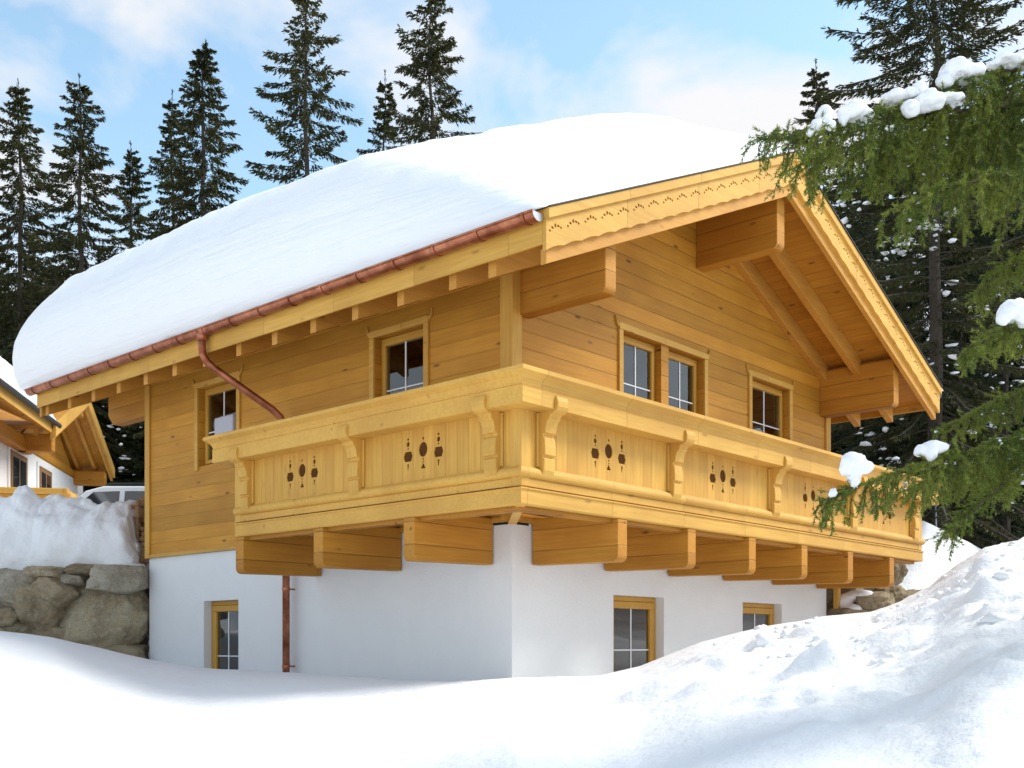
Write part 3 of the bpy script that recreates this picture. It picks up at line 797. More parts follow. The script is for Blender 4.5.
# ------------------------------------------------------------------ snow bank above the boulder wall
def bank():
    prof_u = [-160, -60, 0, 12, 22, 30, 38, 48, 60, 70, 84, 92, 100, 108, 118, 126, 134, 139]
    prof_v = [492, 492, 500, 493, 490, 496, 503, 496, 499, 500, 502, 505, 498, 503, 499, 502, 504, 512]
    prof_b = [590, 585, 580, 579, 578, 577, 576, 575, 574, 573, 572, 571, 569, 569, 568, 568, 566, 564]
    d0 = 17.75; n = 260; V = []; F = []; rows = 80
    for i in range(n+1):
        u = -160+(139-(-160))*i/n
        vt = np.interp(u, prof_u, prof_v); vb = np.interp(u, prof_u, prof_b)
        zt = (V0-vt)/FPX*(d0+.6); zb = (V0-vb)/FPX*d0-.03
        taper = sstep((139.5-u)/16)
        zt += .04*fbm(u*.06, 1.3, 0)
        zt = zb+(zt-zb)*(.35+.65*taper) if u > 122 else zt
        for j in range(rows+1):
            t_ = j/rows
            if t_ < .4:      # front face
                q = t_/.4; z = zb+(zt-zb)*q; dd = d0-.12*math.sin(math.pi*q)+.55*q**2.2
            elif t_ < .75:
                q = (t_-.4)/.35; z = zt+.04*math.sin(q*9+u*.1)-.05*q; dd = d0+.55+1.7*q
            else:
                q = (t_-.75)/.25; z = zt-.05-(zt-zb)*q**1.5; dd = d0+2.25+1.0*q
            p = ab((u-512)/FPX*(d0+.3)+0*dd, dd, z)
            hi = sstep((t_-.18)/.15); a_ = fbm(p.x*1.3, p.y*1.3, p.z*1.3, 3)*.14+fbm(p.x*4, p.y*4, p.z*4, 3)*(.010+.035*hi)+max(0, fbm(p.x*2.4, p.y*2.4, p.z*2.4+9, 2))*.16*hi
            if j in (0, rows): a_ = 0
            p += (-FW*(.8 if t_ < .5 else 0)+Vector((0, 0, 1))*(.7 if t_ > .3 else .1))*a_
            V.append(tuple(p))
    for i in range(n):
        for j in range(rows): F.append((i*(rows+1)+j, (i+1)*(rows+1)+j, (i+1)*(rows+1)+j+1, i*(rows+1)+j+1))
    me = npmesh('snow_bank', V, F)
    bm = bmesh.new(); bm.from_mesh(me)
    for e_ in (0, n):
        vs = [bm.verts[0] for _ in range(0)]
    bm.verts.ensure_lookup_table()
    for i in (0, n):
        try: bm.faces.new([bm.verts[i*(rows+1)+j] for j in range(rows+1)])
        except ValueError: pass
    bmesh.ops.recalc_face_normals(bm, faces=bm.faces); bm.to_mesh(me); bm.free()
    o = link('snow_bank', me, M['snow'], None, True)
    tag(o, 'tall lumpy snow bank on the boulder wall, before the parked car', 'snow bank')
bank()

# wooden rack by the chalet's rear corner
rack = empty('firewood_rack'); tag(rack, 'weathered wooden rack with dark covered gap between snow bank and chalet corner', 'rack')
def rbox(name, u0, u1, v0, v1, d0, d1, mat, parent, bev=.01):
    dm = (d0+d1)/2; a0, a1 = (u0-512)/FPX*dm, (u1-512)/FPX*dm; z0, z1 = (V0-v1)/FPX*dm, (V0-v0)/FPX*dm
    Mx = Matrix.Translation(Vector((CX, CY, 0))) @ Matrix(((RT.x, FW.x, 0, 0), (RT.y, FW.y, 0, 0), (0, 0, 1, 0), (0, 0, 0, 1)))
    m_ = MB(); m_.box(a0, a1, d0, d1, z0, z1, Mx); return m_.build(name, mat, parent, bev)
rbox('post', 136, 140, 500, 566, 18.1, 18.2, M['ndark'], rack); rbox('post', 141, 146, 497, 570, 18.3, 18.4, M['ndark'], rack)
rbox('rail', 121, 147, 517, 523, 18.22, 18.28, M['ndark'], rack); rbox('rail', 119, 147, 556, 563, 18.05, 18.25, M['ndark'], rack)
rbox('rail', 128, 147, 505, 509, 18.3, 18.34, M['ndark'], rack)
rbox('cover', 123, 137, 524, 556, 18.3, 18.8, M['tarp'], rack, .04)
for i in range(7):
    p = at(142.5+(i % 2)*1.5, 529+i*5, 18.05); m_ = MB(); m_.tube([p-FW*.02, p+FW*.5], .035+.006*(i % 3), 9); m_.build('log', M['ndark'], rack)
# low snow on the wall's coping in front of the rack
lump('snow_patch', [px_blob(132, 566, 17.75, 15, 2.6, 12), px_blob(112, 567, 17.7, 14, 2.6, 10)], .035, 'thin strip of snow on the coping of the boulder wall beside the rack', 'snow', smooth_it=2)

# ------------------------------------------------------------------ parked car
def car():
    root = empty('parked_car'); tag(root, 'white estate car with roof rails parked behind the snow bank', 'car')
    base = at(6, 530, 22.0); gz_ = 1.62
    ang_ = math.atan2(RT.y, RT.x)
    root.location = (base.x, base.y, gz_); root.rotation_euler = (0, 0, ang_)
    L, W, H = 4.6, 1.8, 1.62
    side = [(.05, .35), (.0, .62), (.08, .86), (.35, .95), (.98, 1.02), (1.55, 1.50), (1.9, 1.60), (3.9, 1.60), (4.35, 1.50), (4.55, 1.0), (4.6, .6), (4.55, .35)]
    m_ = MB()
    def Q(x, y, z): return Vector((x, y, z))
    rings = []
    vs = []; fs = []; ny = 6
    for k in range(ny+1):
        y = W*(k/ny-.5)
        for x, z in side:
            tum = .16*max(0, (z-.95))/.65
            yy = y*(1-tum*1.1); vs.append((x, yy+W/2, z))
    n = len(side)
    for k in range(ny):
        for i in range(n): fs.append((k*n+i, k*n+(i+1) % n, (k+1)*n+(i+1) % n, (k+1)*n+i))
    fs.append(tuple(range(n))); fs.append(tuple(range(ny*n, ny*n+n))[::-1])
    m_.poly(vs, fs); body = m_.build('body', M['carwhite'], root, .03)
    for yy, s_ in ((0, -1), (W, 1)):
        off = -.012 if s_ < 0 else .012
        def wy(z): return (.16*max(0, z-.95)/.65*1.1)*W/2*(1 if s_ < 0 else -1)+yy+off
        for pts in ([(1.28, 1.06), (1.72, 1.47), (2.25, 1.49), (2.25, 1.04)], [(2.36, 1.04), (2.36, 1.49), (3.25, 1.49), (3.25, 1.04)], [(3.36, 1.04), (3.36, 1.48), (4.05, 1.46), (4.22, 1.04)]):
            m_ = MB(); vs = [(x, wy(z), z) for x, z in pts]+[(x, wy(z)-off*2.2, z) for x, z in pts]; k = len(pts)
            m_.poly(vs, [tuple(range(k)), tuple(range(k, 2*k))[::-1]]+[(i, (i+1) % k, k+(i+1) % k, k+i) for i in range(k)]); m_.build('side_window', M['carglass'], body)
        m_ = MB(); m_.box(2.30-.08, 2.30+.06, yy+off*1.5-.01, yy+off*1.5+.01, .88, .92); m_.build('door_handle', M['carwhite'], body)
    m_ = MB(); vs = [(1.03, .12, 1.05), (1.03, W-.12, 1.05), (1.52, W-.22, 1.49), (1.52, .22, 1.49)]; vs += [(x-.015, y, z+.015) for x, y, z in vs]
    m_.poly(vs, [(0, 1, 2, 3), (7, 6, 5, 4), (0, 4, 5, 1), (1, 5, 6, 2), (2, 6, 7, 3), (3, 7, 4, 0)]); m_.build('windscreen', M['carglass'], body)
    for x in (.85, 3.75):
        for y in (.02, W-.02):
            m_ = MB(); m_.tube([(x, y-.1, .32), (x, y+.1, .32)], .32, 24); wh = m_.build('wheel', M['tyre'], root, .02)
            m_ = MB(); m_.tube([(x, y-.11, .32), (x, y+.11, .32)], .19, 18); m_.build('rim', M['steel'], wh)
    for y in (.22, W-.22):
        m_ = MB(); m_.ball((.06, y, .76), .13, 2, (.5, 1.2, .7)); m_.build('headlight', M['lamp'], body, smooth=True)
    for y in (-.06, W+.06):
        m_ = MB(); m_.ball((1.35, y, 1.08), .10, 2, (.7, 1, .8)); m_.build('wing_mirror', M['carwhite'], body, smooth=True)
    for y in (.3, W-.3):
        m_ = MB(); m_.tube([(1.9, y, 1.63), (2.0, y, 1.67), (3.9, y, 1.67), (4.0, y, 1.62)], .018, 6); m_.build('roof_rail', M['darkmetal'], body)
car()

# ------------------------------------------------------------------ neighbouring chalet
def neighbour():
    nb = empty('neighbour_chalet'); tag(nb, 'neighbouring white and timber chalet at the left edge behind the snow bank', 'chalet')
    # local frame: t runs away from the viewer along the visible wall, s outward to the right
    N0 = ab((52-512)/FPX*28, 28, 0)
    t2 = (FW*.989-RT*.147); s2 = (RT*.989+FW*.147)
    Mx = Matrix(((s2.x, t2.x, 0, N0.x), (s2.y, t2.y, 0, N0.y), (0, 0, 1, 0), (0, 0, 0, 1)))
    root_inv = None
    zE = 5.55
    def bx(name, mat, par, s0, s1, t0, t1, z0, z1, bev=.0):
        m_ = MB(); m_.box(s0, s1, t0, t1, z0, z1, Mx); return m_.build(name, mat, par, bev)
    WS = -1.0
    # plaster wall and timber gable above it
    wl = bx('plaster_wall', M['plaster'], nb, -9, WS, -9, 7.6, .8, 5.25)
    m_ = MB(); pr_ = [(-9.0, 4.951), (7.6, 4.951), (7.6, 5.2)]
    m_.box(-9, WS+.02, -9, 7.6, 5.251, 5.45, Mx); m_.build('timber_wall', M['ndark'] if 0 else M['logX'], nb)
    pt = .44
    # main roof rising to the left
    def slab(mb, pts, th):   # pts (s,t,z) quad, thickness th downward
        vs = [Mx @ Vector(p) for p in pts]; vs += [v-Vector((0, 0, th)) for v in vs]
        mb.poly(vs, [(0, 1, 2, 3), (7, 6, 5, 4), (0, 4, 5, 1), (1, 5, 6, 2), (2, 6, 7, 3), (3, 7, 4, 0)])
    m_ = MB(); slab(m_, [(.0, -12, zE+.2), (.0, .2, zE+.2), (-6, .2, zE+.2+6*pt), (-6, -12, zE+.2+6*pt)], .12); rf = m_.build('roof', M['rafter'], nb)
    m_ = MB(); slab(m_, [(.02, -12, zE+.17), (.02, .2, zE+.17), (.0, .2, zE+.17), (.0, -12, zE+.17)], .30); m_.build('fascia_board', M['trimY'], rf)
    m_ = MB(); pts = [Mx @ Vector((.10, -12, zE+.12)), Mx @ Vector((.10, .3, zE+.12))]; m_.tube(pts, .07, 10); m_.build('gutter', M['darkmetal'], rf)
    for k in range(12):
        m_ = MB(); t0 = -.5-k*.9; slab(m_, [(-.05, t0, zE+.07), (-.05, t0+.12, zE+.07), (-3, t0+.12, zE+.07+2.95*pt), (-3, t0, zE+.07+2.95*pt)], .17); m_.build('rafter', M['rafter'], rf)
    # cross gable 6.9 m wide further back, ridge to the left
    tA, tB, tM = 0.0, 6.9, 3.45; zA = 5.62; zM = zA+3.45*pt
    m_ = MB()
    for (a, b, za, zb_) in ((tA, tM, zA, zM), (tM, tB, zM, zA)):
        slab(m_, [(.05, a, za), (.05, b, zb_), (-7, b, zb_), (-7, a, za)], .10)
    m_.build('cross_roof', M['soffitX'], rf)
    m_ = MB()
    for (a, b, za, zb_) in ((tA-.1, tM, zA-.04, zM), (tM, tB+.1, zM, zA-.04)):
        slab(m_, [(.12, a, za+.05), (.12, b, zb_+.05), (.05, b, zb_+.05), (.05, a, za+.05)], .30)
    m_.build('barge_board', M['trimY'], rf)
    m_ = MB()
    for (a, b, za, zb_) in ((tA-.1, tM, zA-.04, zM), (tM, tB+.1, zM, zA-.04)):
        slab(m_, [(.05, a, za-.05), (.05, b, zb_-.05), (-.02, b, zb_-.05), (-.02, a, za-.05)], .30)
    m_.build('barge_board', M['rafter'], rf)
    for s0 in (-.45, -.95):
        m_ = MB()
        for (a, b, za, zb_) in ((tA, tM, zA-.1, zM-.1), (tM, tB, zM-.1, zA-.1)):
            slab(m_, [(s0+.1, a, za), (s0+.1, b, zb_), (s0, b, zb_), (s0, a, za)], .16)
        m_.build('rafter', M['rafter'], rf)
    m_ = MB(); vs = [Mx @ Vector(p) for p in ((WS, .3, 5.2), (WS, 6.6, 5.2), (WS, 3.45, zM-.25), (WS-.3, .3, 5.2), (WS-.3, 6.6, 5.2), (WS-.3, 3.45, zM-.25))]
    m_.poly(vs, [(0, 1, 2), (5, 4, 3), (0, 3, 4, 1), (1, 4, 5, 2), (2, 5, 3, 0)]); m_.build('gable_wall', M['logY'], nb)
    for t0 in (.25, 6.35):
        m_ = MB(); m_.box(-1.0, -.05, t0, t0+.28, 5.0, 5.45, Mx); m_.build('purlin', M['beamX'], rf, .03)
    m_ = MB(); m_.box(-1.0, -.05, 3.3, 3.6, zM-.6, zM-.15, Mx); m_.build('purlin', M['beamX'], rf, .03)
    # nearer purlin along the eaves
    m_ = MB(); m_.box(-1.0, -.72, -6, .9, 5.0, 5.4, Mx); m_.build('purlin', M['beamY'], rf, .03)
    # windows with green grey outer trim
    for t0, t1 in ((-3.0, -1.5), (-.2, 1.2), (2.4, 3.6)):
        z0, z1 = 3.70, 4.95
        fr = bx('window_frame', M['white'], wl, WS, WS+.05, t0-.12, t1+.12, z0-.1, z1+.12, .01)
        sh = bx('sash', M['ndark'], fr, WS+.051, WS+.075, t0, t1, z0, z1)
        bx('pane', M['carglass'], sh, WS+.076, WS+.08, t0+.14, (t0+t1)/2-.05, z0+.14, z1-.14); bx('pane', M['carglass'], sh, WS+.076, WS+.08, (t0+t1)/2+.05, t1-.14, z0+.14, z1-.14)
    m_ = MB(); m_.ball(Mx @ Vector((WS+.08, -3.0, 4.35)), .10, 2); m_.build('wall_lamp', M['darkmetal'], wl, smooth=True)
    # balcony box
    bl_ = bx('balcony', M['panelX'], nb, -2.5, .75, -2.2, -2.12, 3.02, 3.55)
    bx('handrail', M['trimX'], bl_, -2.5, .95, -2.34, -2.0, 3.56, 3.70, .02)
    bx('side_panel', M['panelY'], bl_, .68, .75, -2.11, .9, 3.02, 3.55); bx('handrail', M['trimY'], bl_, .6, .9, -1.99, .95, 3.56, 3.70, .02)
    bx('deck', M['beamX'], bl_, -1.0, .8, -2.25, 1.0, 2.90, 3.01)
    for s0 in (-.9, -.3, .3): bx('joist', M['beamY'], bl_, s0, s0+.18, -2.3, -1.2, 2.5, 2.89, .03)
    return Mx, zE, pt, zM
Mn, zE, pt_, zM_ = neighbour()
def nb_snow():
    V = []; F = []; nx, ny = 40, 60
    for j in range(ny+1):
        for i in range(nx+1):
            s_ = .12-5.6*i/nx; t_ = -11.5+11.9*j/ny
            e = min(1, i/5)**.5*min(1, (ny-j)/6+.0)**.5
            z = zE+.21-s_*pt_+(.80+.1*fbm(s_*.8, t_*.5, 3))*e
            V.append(tuple(Mn @ Vector((s_, t_, z))))
    b0 = len(V)
    for j in range(ny+1):
        for i in range(nx+1):
            s_ = .12-5.6*i/nx; t_ = -11.5+11.9*j/ny; V.append(tuple(Mn @ Vector((s_, t_, zE+.205-s_*pt_))))
    k = nx+1
    for j in range(ny):
        for i in range(nx):
            F.append((j*k+i, j*k+i+1, (j+1)*k+i+1, (j+1)*k+i)); F.append((b0+j*k+i, b0+(j+1)*k+i, b0+(j+1)*k+i+1, b0+j*k+i+1))
    def rim(seq):
        for a, b in zip(seq, seq[1:]): F.append((a, b, b0+b, b0+a))
    rim(list(range(k))); rim([ny*k+i for i in range(k)][::-1]); rim([j*k for j in range(ny+1)][::-1]); rim([j*k+nx for j in range(ny+1)])
    o = link('roof_snow', npmesh('nb_snow', V, F), M['snowroof'], None, True); tag(o, 'white snow cover on the roof of the neighbouring chalet at the left edge', 'snow')
nb_snow()

# ------------------------------------------------------------------ conifers
def quads_from(c, d, up, ln, wd):
    """leaf quads: centre-start c, direction d, width vector up ; numpy (n,3)"""
    a = c-up*wd[:, None]*.35; b = c+up*wd[:, None]*.35
    m1 = c+d*ln[:, None]*.55+up*wd[:, None]; m2 = c+d*ln[:, None]*.55-up*wd[:, None]
    e = c+d*ln[:, None]
    n = len(c)
    V = np.stack([a, m2, e, m1, b], 1).reshape(-1, 3)
    F = np.arange(n*5).reshape(n, 5)
    return V, F
def unit(v): return v/np.maximum(np.linalg.norm(v, axis=-1, keepdims=True), 1e-9)
def spruce_mesh(seed, h, rad, zlow=.12, dens=1.0, leaf=.26, droop=.35, gap=.0, power=.75, whorl=.42):
    """returns (trunk mesh, crown mesh)"""
    rg = np.random.default_rng(seed); rr = random.Random(seed)
    tk = MB(); seg = 14
    bend = [(rr.uniform(-.02, .02)*h*k/seg*.3, rr.uniform(-.02, .02)*h*k/seg*.3) for k in range(seg+1)]
    r0 = h*.0085+.02
    pts = [(bend[k][0], bend[k][1], -.6+(h+.6)*k/seg) for k in range(seg+1)]
    tk.tube(pts, [r0*(1-k/seg)**.85+.012 for k in range(seg+1)], 9)
    def axis_at(z):
        q = (z+.6)/(h+.6)*seg; i = min(int(q), seg-1); f = q-i
        return np.array([bend[i][0]*(1-f)+bend[i+1][0]*f, bend[i][1]*(1-f)+bend[i+1][1]*f, z])
    C = []; D = []; U = []; LN = []; WD = []
    z = h*zlow
    while z < h*.985:
        t_ = 1-z/h
        L0 = rad*min(1, t_*1.15)**power*(.85+.3*rr.random())
        nb_ = rr.choice((4, 5, 6)) if t_ > .08 else 4
        ph = rr.uniform(0, 6.28)
        for k in range(nb_):
            if rr.random() < gap*min(1, t_*2): continue
            az = ph+k*6.283/nb_+rr.uniform(-.35, .35); L = L0*rr.uniform(.55, 1.15)+.12
            el0 = .55-1.0*t_*(1.2*droop+.45)+rr.uniform(-.15, .15)      # steeper up near the top
            n = max(4, int(L/.16*1.0))
            p = axis_at(z+rr.uniform(-.12, .12)); bp_pts = [p.copy()]
            for i in range(n):
                s_ = (i+.5)/n; el = el0-droop*.9*math.sin(s_*2.2)+.75*max(0, s_-.55)
                d = np.array([math.cos(az)*math.cos(el), math.sin(az)*math.cos(el), math.sin(el)]); p = p+d*L/n
                bp_pts.append(p.copy())
                if s_ < .12 and t_ > .15: continue
                m = max(2, int((3.2 if s_ < .85 else 4)*dens))
                side = np.array([-math.sin(az), math.cos(az), 0])
                for q in range(m):
                    sg = rr.choice((-1, 1)); fr_ = rr.random()
                    dd = d*rr.uniform(.5, 1.1)+side*sg*rr.uniform(.1, 1.0)*(1.1-s_*.6)+np.array([0, 0, -droop*rr.uniform(.2, 1.9)])
                    reach = .25*(1-s_*.6)*rr.random()*min(1.6, L)
                    c = p-d*L/n*fr_+dd/np.linalg.norm(dd)*reach
                    C.append(c); D.append(dd/np.linalg.norm(dd)); LN.append(leaf*rr.uniform(.6, 1.3)*(.55+.45*min(1, L/1.2)))
                    WD.append(leaf*rr.uniform(.09, .16)); U.append((rr.gauss(0, 1), rr.gauss(0, 1), rr.gauss(0, 1)))
            if L > .5: tk.tube([bp_pts[0]]+bp_pts[1::max(1, n//3)]+[bp_pts[-1]], [max(.006, .018*L/1.5+.006)]+[max(.004, .010*L/1.5)]*len(bp_pts[1::max(1, n//3)])+[.003], 4, caps=False)
        z += whorl*rr.uniform(.6, 1.25)*(.55+.45*min(1, t_*3))
    for q in range(14):
        C.append(axis_at(h-.5*rr.random())); D.append(np.array([rr.gauss(0, .3), rr.gauss(0, .3), 1.0])); LN.append(leaf*.8); WD.append(leaf*.08); U.append((rr.gauss(0, 1), rr.gauss(0, 1), 0))
    C = np.array(C); D = unit(np.array(D)); U = np.array(U); U = unit(np.cross(D, U)); LN = np.array(LN); WD = np.array(WD)
    V, F = quads_from(C, D, U, LN, WD)
    # second, crossed and slightly shifted tuft for volume
    U2 = unit(np.cross(D, U)); D2 = unit(D+rg.normal(size=D.shape)*.35)
    V2, F2 = quads_from(C+rg.normal(size=C.shape)*leaf*.12, D2, U2, LN*.8, WD)
    V = np.concatenate([V, V2]); F = np.concatenate([F, F2+len(C)*5])
    return tk.mesh('trunk'), npmesh('crown', V, F)
def plant_tree(meshes, u, v_top, d, label, group, rz=0.0, zbase=None, sc=None, mat='needle_far', h=None, lean=0.0, cat='tree'):
    p = at(u, v_top, d); a_ = (u-512)/FPX*d
    zb_ = ground(a_, d)-.1 if zbase is None else zbase
    k = (p.z-zb_)/h
    root = empty('spruce_tree', (p.x, p.y, zb_), rz); root.scale = (k*(sc or 1), k*(sc or 1), k)
    tag(root, label, cat, group)
    link('trunk', meshes[0], M['bark'], root); link('crown', meshes[1], M[mat], root)
    return root
GL = 'spruces rising behind the chalet roof'
H_ = 20.0
A1 = spruce_mesh(11, H_, 3.2, dens=4.6, leaf=.18, gap=.10, whorl=.36, zlow=.04, droop=.60)
A2 = spruce_mesh(23, H_, 3.9, dens=4.6, leaf=.18, gap=.16, whorl=.38, zlow=.04, droop=.55)
A3 = spruce_mesh(37, H_, 3.6, dens=4.2, leaf=.18, gap=.28, whorl=.44, droop=.52, zlow=.10, power=.62)
A4 = spruce_mesh(41, H_, 3.5, dens=4.2, leaf=.18, gap=.30, whorl=.44, droop=.60, zlow=.10, power=.6)
A5 = spruce_mesh(53, H_, 2.9, dens=4.4, leaf=.18, gap=.12, whorl=.38, zlow=.04, droop=.55)
for (m_s, u, vt, d, rz_, sc, lb) in [
    (A1, 20, 80, 40, .3, 1.0, 'slender dark spruce nearest the left edge of the picture'),
    (A2, 80, 75, 38, 1.2, 1.0, 'dark spruce second from the left edge with a bare lower trunk'),
    (A5, 131, 142, 42, 2.0, 1.1, 'short spruce between the second tall spruce and the close pair'),
    (A5, 173, 92, 40, 4.0, .8, 'thin lower spruce of the close pair left of the big roof'),
    (A1, 205, 39, 38, 5.1, 1.05, 'tall pointed spruce of the close pair left of the big roof'),
    (A3, 306, -14, 34, .8, 1.0, 'tallest open branched spruce standing behind the middle of the snowy roof'),
    (A5, 386, 72, 37, 3.3, .8, 'low ragged spruce just left of the rightmost tall tree behind the roof'),
    (A4, 431, -12, 34, 2.2, .95, 'rightmost tall spruce behind the roof, beside the crest of the snow')]:
    plant_tree(m_s, u, vt, d, lb, None, rz_, sc=sc, h=H_)
# darker wood beyond, one mass
def wood_mass(name, spots, variants, label, mat):
    Vs = {}; root = empty(name); tag(root, None, None, None, 'stuff')
    allV = {'trunk': [], 'crown': []}; allF3 = {'trunk': [], 'crown': []}
    for (u, vt, d, rz_, vi, sc) in spots:
        p = at(u, vt, d); zb_ = ground((u-512)/FPX*d, d)-.2; k = (p.z-zb_)/H_
        Mx = Matrix.Translation((p.x, p.y, zb_)) @ Matrix.Rotation(rz_, 4, 'Z') @ Matrix.Diagonal((k*sc, k*sc, k, 1))
        Mn_ = np.array(Mx)
        me = variants[vi][1]; n = len(me.vertices); co = np.empty(n*3, np.float32); me.vertices.foreach_get('co', co); co = co.reshape(-1, 3)
        allV['crown'].append(co @ Mn_[:3, :3].T+Mn_[:3, 3])
    V = np.concatenate(allV['crown']); F = np.arange(len(V)).reshape(-1, 5)
    bpy.data.objects.remove(root)
    o = link(name, npmesh(name, V, F), M[mat]); tag(o, label, 'wood', None, 'stuff'); return o
rg = random.Random(8)
D1 = spruce_mesh(61, H_, 3.0, dens=1.6, leaf=.42, gap=.05, whorl=.55, zlow=.03, droop=.4)
D2 = spruce_mesh(67, H_, 3.4, dens=1.6, leaf=.42, gap=.08, whorl=.55, zlow=.03, droop=.4)
spots = []
for i in range(26):
    u = -60+i*10+rg.uniform(-6, 6); spots.append((u, rg.uniform(245, 310) if u < 120 else rg.uniform(250, 300), rg.uniform(46, 60), rg.uniform(0, 6), i % 2, 1.0))
for i in range(16):
    u = 60+i*7; spots.append((u, rg.uniform(330, 400), rg.uniform(38, 44), rg.uniform(0, 6), i % 2, 1.3))
for i in range(5):
    spots.append((-10+i*38+rg.uniform(-6, 6), rg.uniform(205, 245), rg.uniform(44, 50), rg.uniform(0, 6), 2, .9))
wood_mass('far_wood', spots, (D1, D2, A2), 'dense dark spruce wood closing the view between the two chalets', 'needle_dark')
spots = []
for i in range(60):
    u = 800+i*6+rg.uniform(-8, 8); spots.append((u, rg.uniform(135, 280) if u > 850 else rg.uniform(190, 260), rg.uniform(29, 42), rg.uniform(0, 6), i % 2, 1.25))
wood_mass('hillside_wood', spots, (D1, D2), 'dense dark spruce wood rising behind the right end of the chalet', 'needle_dark')
# single trees of the right side
B1 = spruce_mesh(71, H_, 4.4, dens=4.6, leaf=.15, gap=.06, whorl=.30, droop=.40, zlow=.03, power=.55)
B2 = spruce_mesh(73, H_, 3.2, dens=2.6, leaf=.24, gap=.05, whorl=.45, zlow=.02)
for (m_s, u, vt, d, rz_, sc, lb, mt) in [
    (B1, 935, -150, 23, 1.0, 1.15, 'large open spruce whose top leaves the frame right of the roof apex', 'needle_far'),
    (A5, 815, 60, 30, .4, 1.0, 'small spruce peeping up beside the roof apex', 'needle_far'),
    (B2, 872, 178, 26, 2.4, 1.0, 'dark spruce close behind the right roof slope', 'needle_dark'),
    (B2, 1005, 60, 25, 3.9, 1.1, 'dark bushy spruce behind the drooping boughs at the right edge', 'needle_dark'),
    (B2, 960, 210, 24, 5.2, 1.0, 'lower dark spruce between the balcony end and the right edge', 'needle_dark')]:
    plant_tree(m_s, u, vt, d, lb, None, rz_, sc=sc, h=H_, mat=mt)
# tufts of snow caught in the right hand wood
def snow_flecks():
    rgn = np.random.default_rng(5); n = 1500; V = []; F = []
    bm = bmesh.new(); bmesh.ops.create_icosphere(bm, subdivisions=1, radius=1); bv = np.array([v.co[:] for v in bm.verts]); bf = np.array([[v.index for v in f.verts] for f in bm.faces]); bm.free()
    k = 0; cl = []
    for c_ in range(150):
        u = rgn.uniform(830, 1060); v = rgn.uniform(190, 520); d = rgn.uniform(22, 34)
        for _ in range(rgn.integers(2, 12)):
            cl.append((u+rgn.normal()*9, v+rgn.normal()*9, d+rgn.normal()*.5, rgn.uniform(.025, .09)))
    for c_ in range(60):
        u = rgn.uniform(100, 150); v = rgn.uniform(395, 480); cl.append((u, v, rgn.uniform(36, 44), rgn.uniform(.04, .10)))
    for (u, v, d, r) in cl:
        p = np.array(at(u, v, d)); q = bv*r*np.array([rgn.uniform(.6, 1.8), rgn.uniform(.6, 1.8), .55])*(1+.3*rgn.normal(size=(len(bv), 1)))
        V.append(q+p); F.append(bf+k); k += len(bv)
    o = link('snow_flecks', npmesh('snow_flecks', np.concatenate(V), np.concatenate(F)), M['snowsoft']); tag(o, 'small bits of snow caught on the twigs of the dark wood', 'snow', None, 'stuff')
snow_flecks()

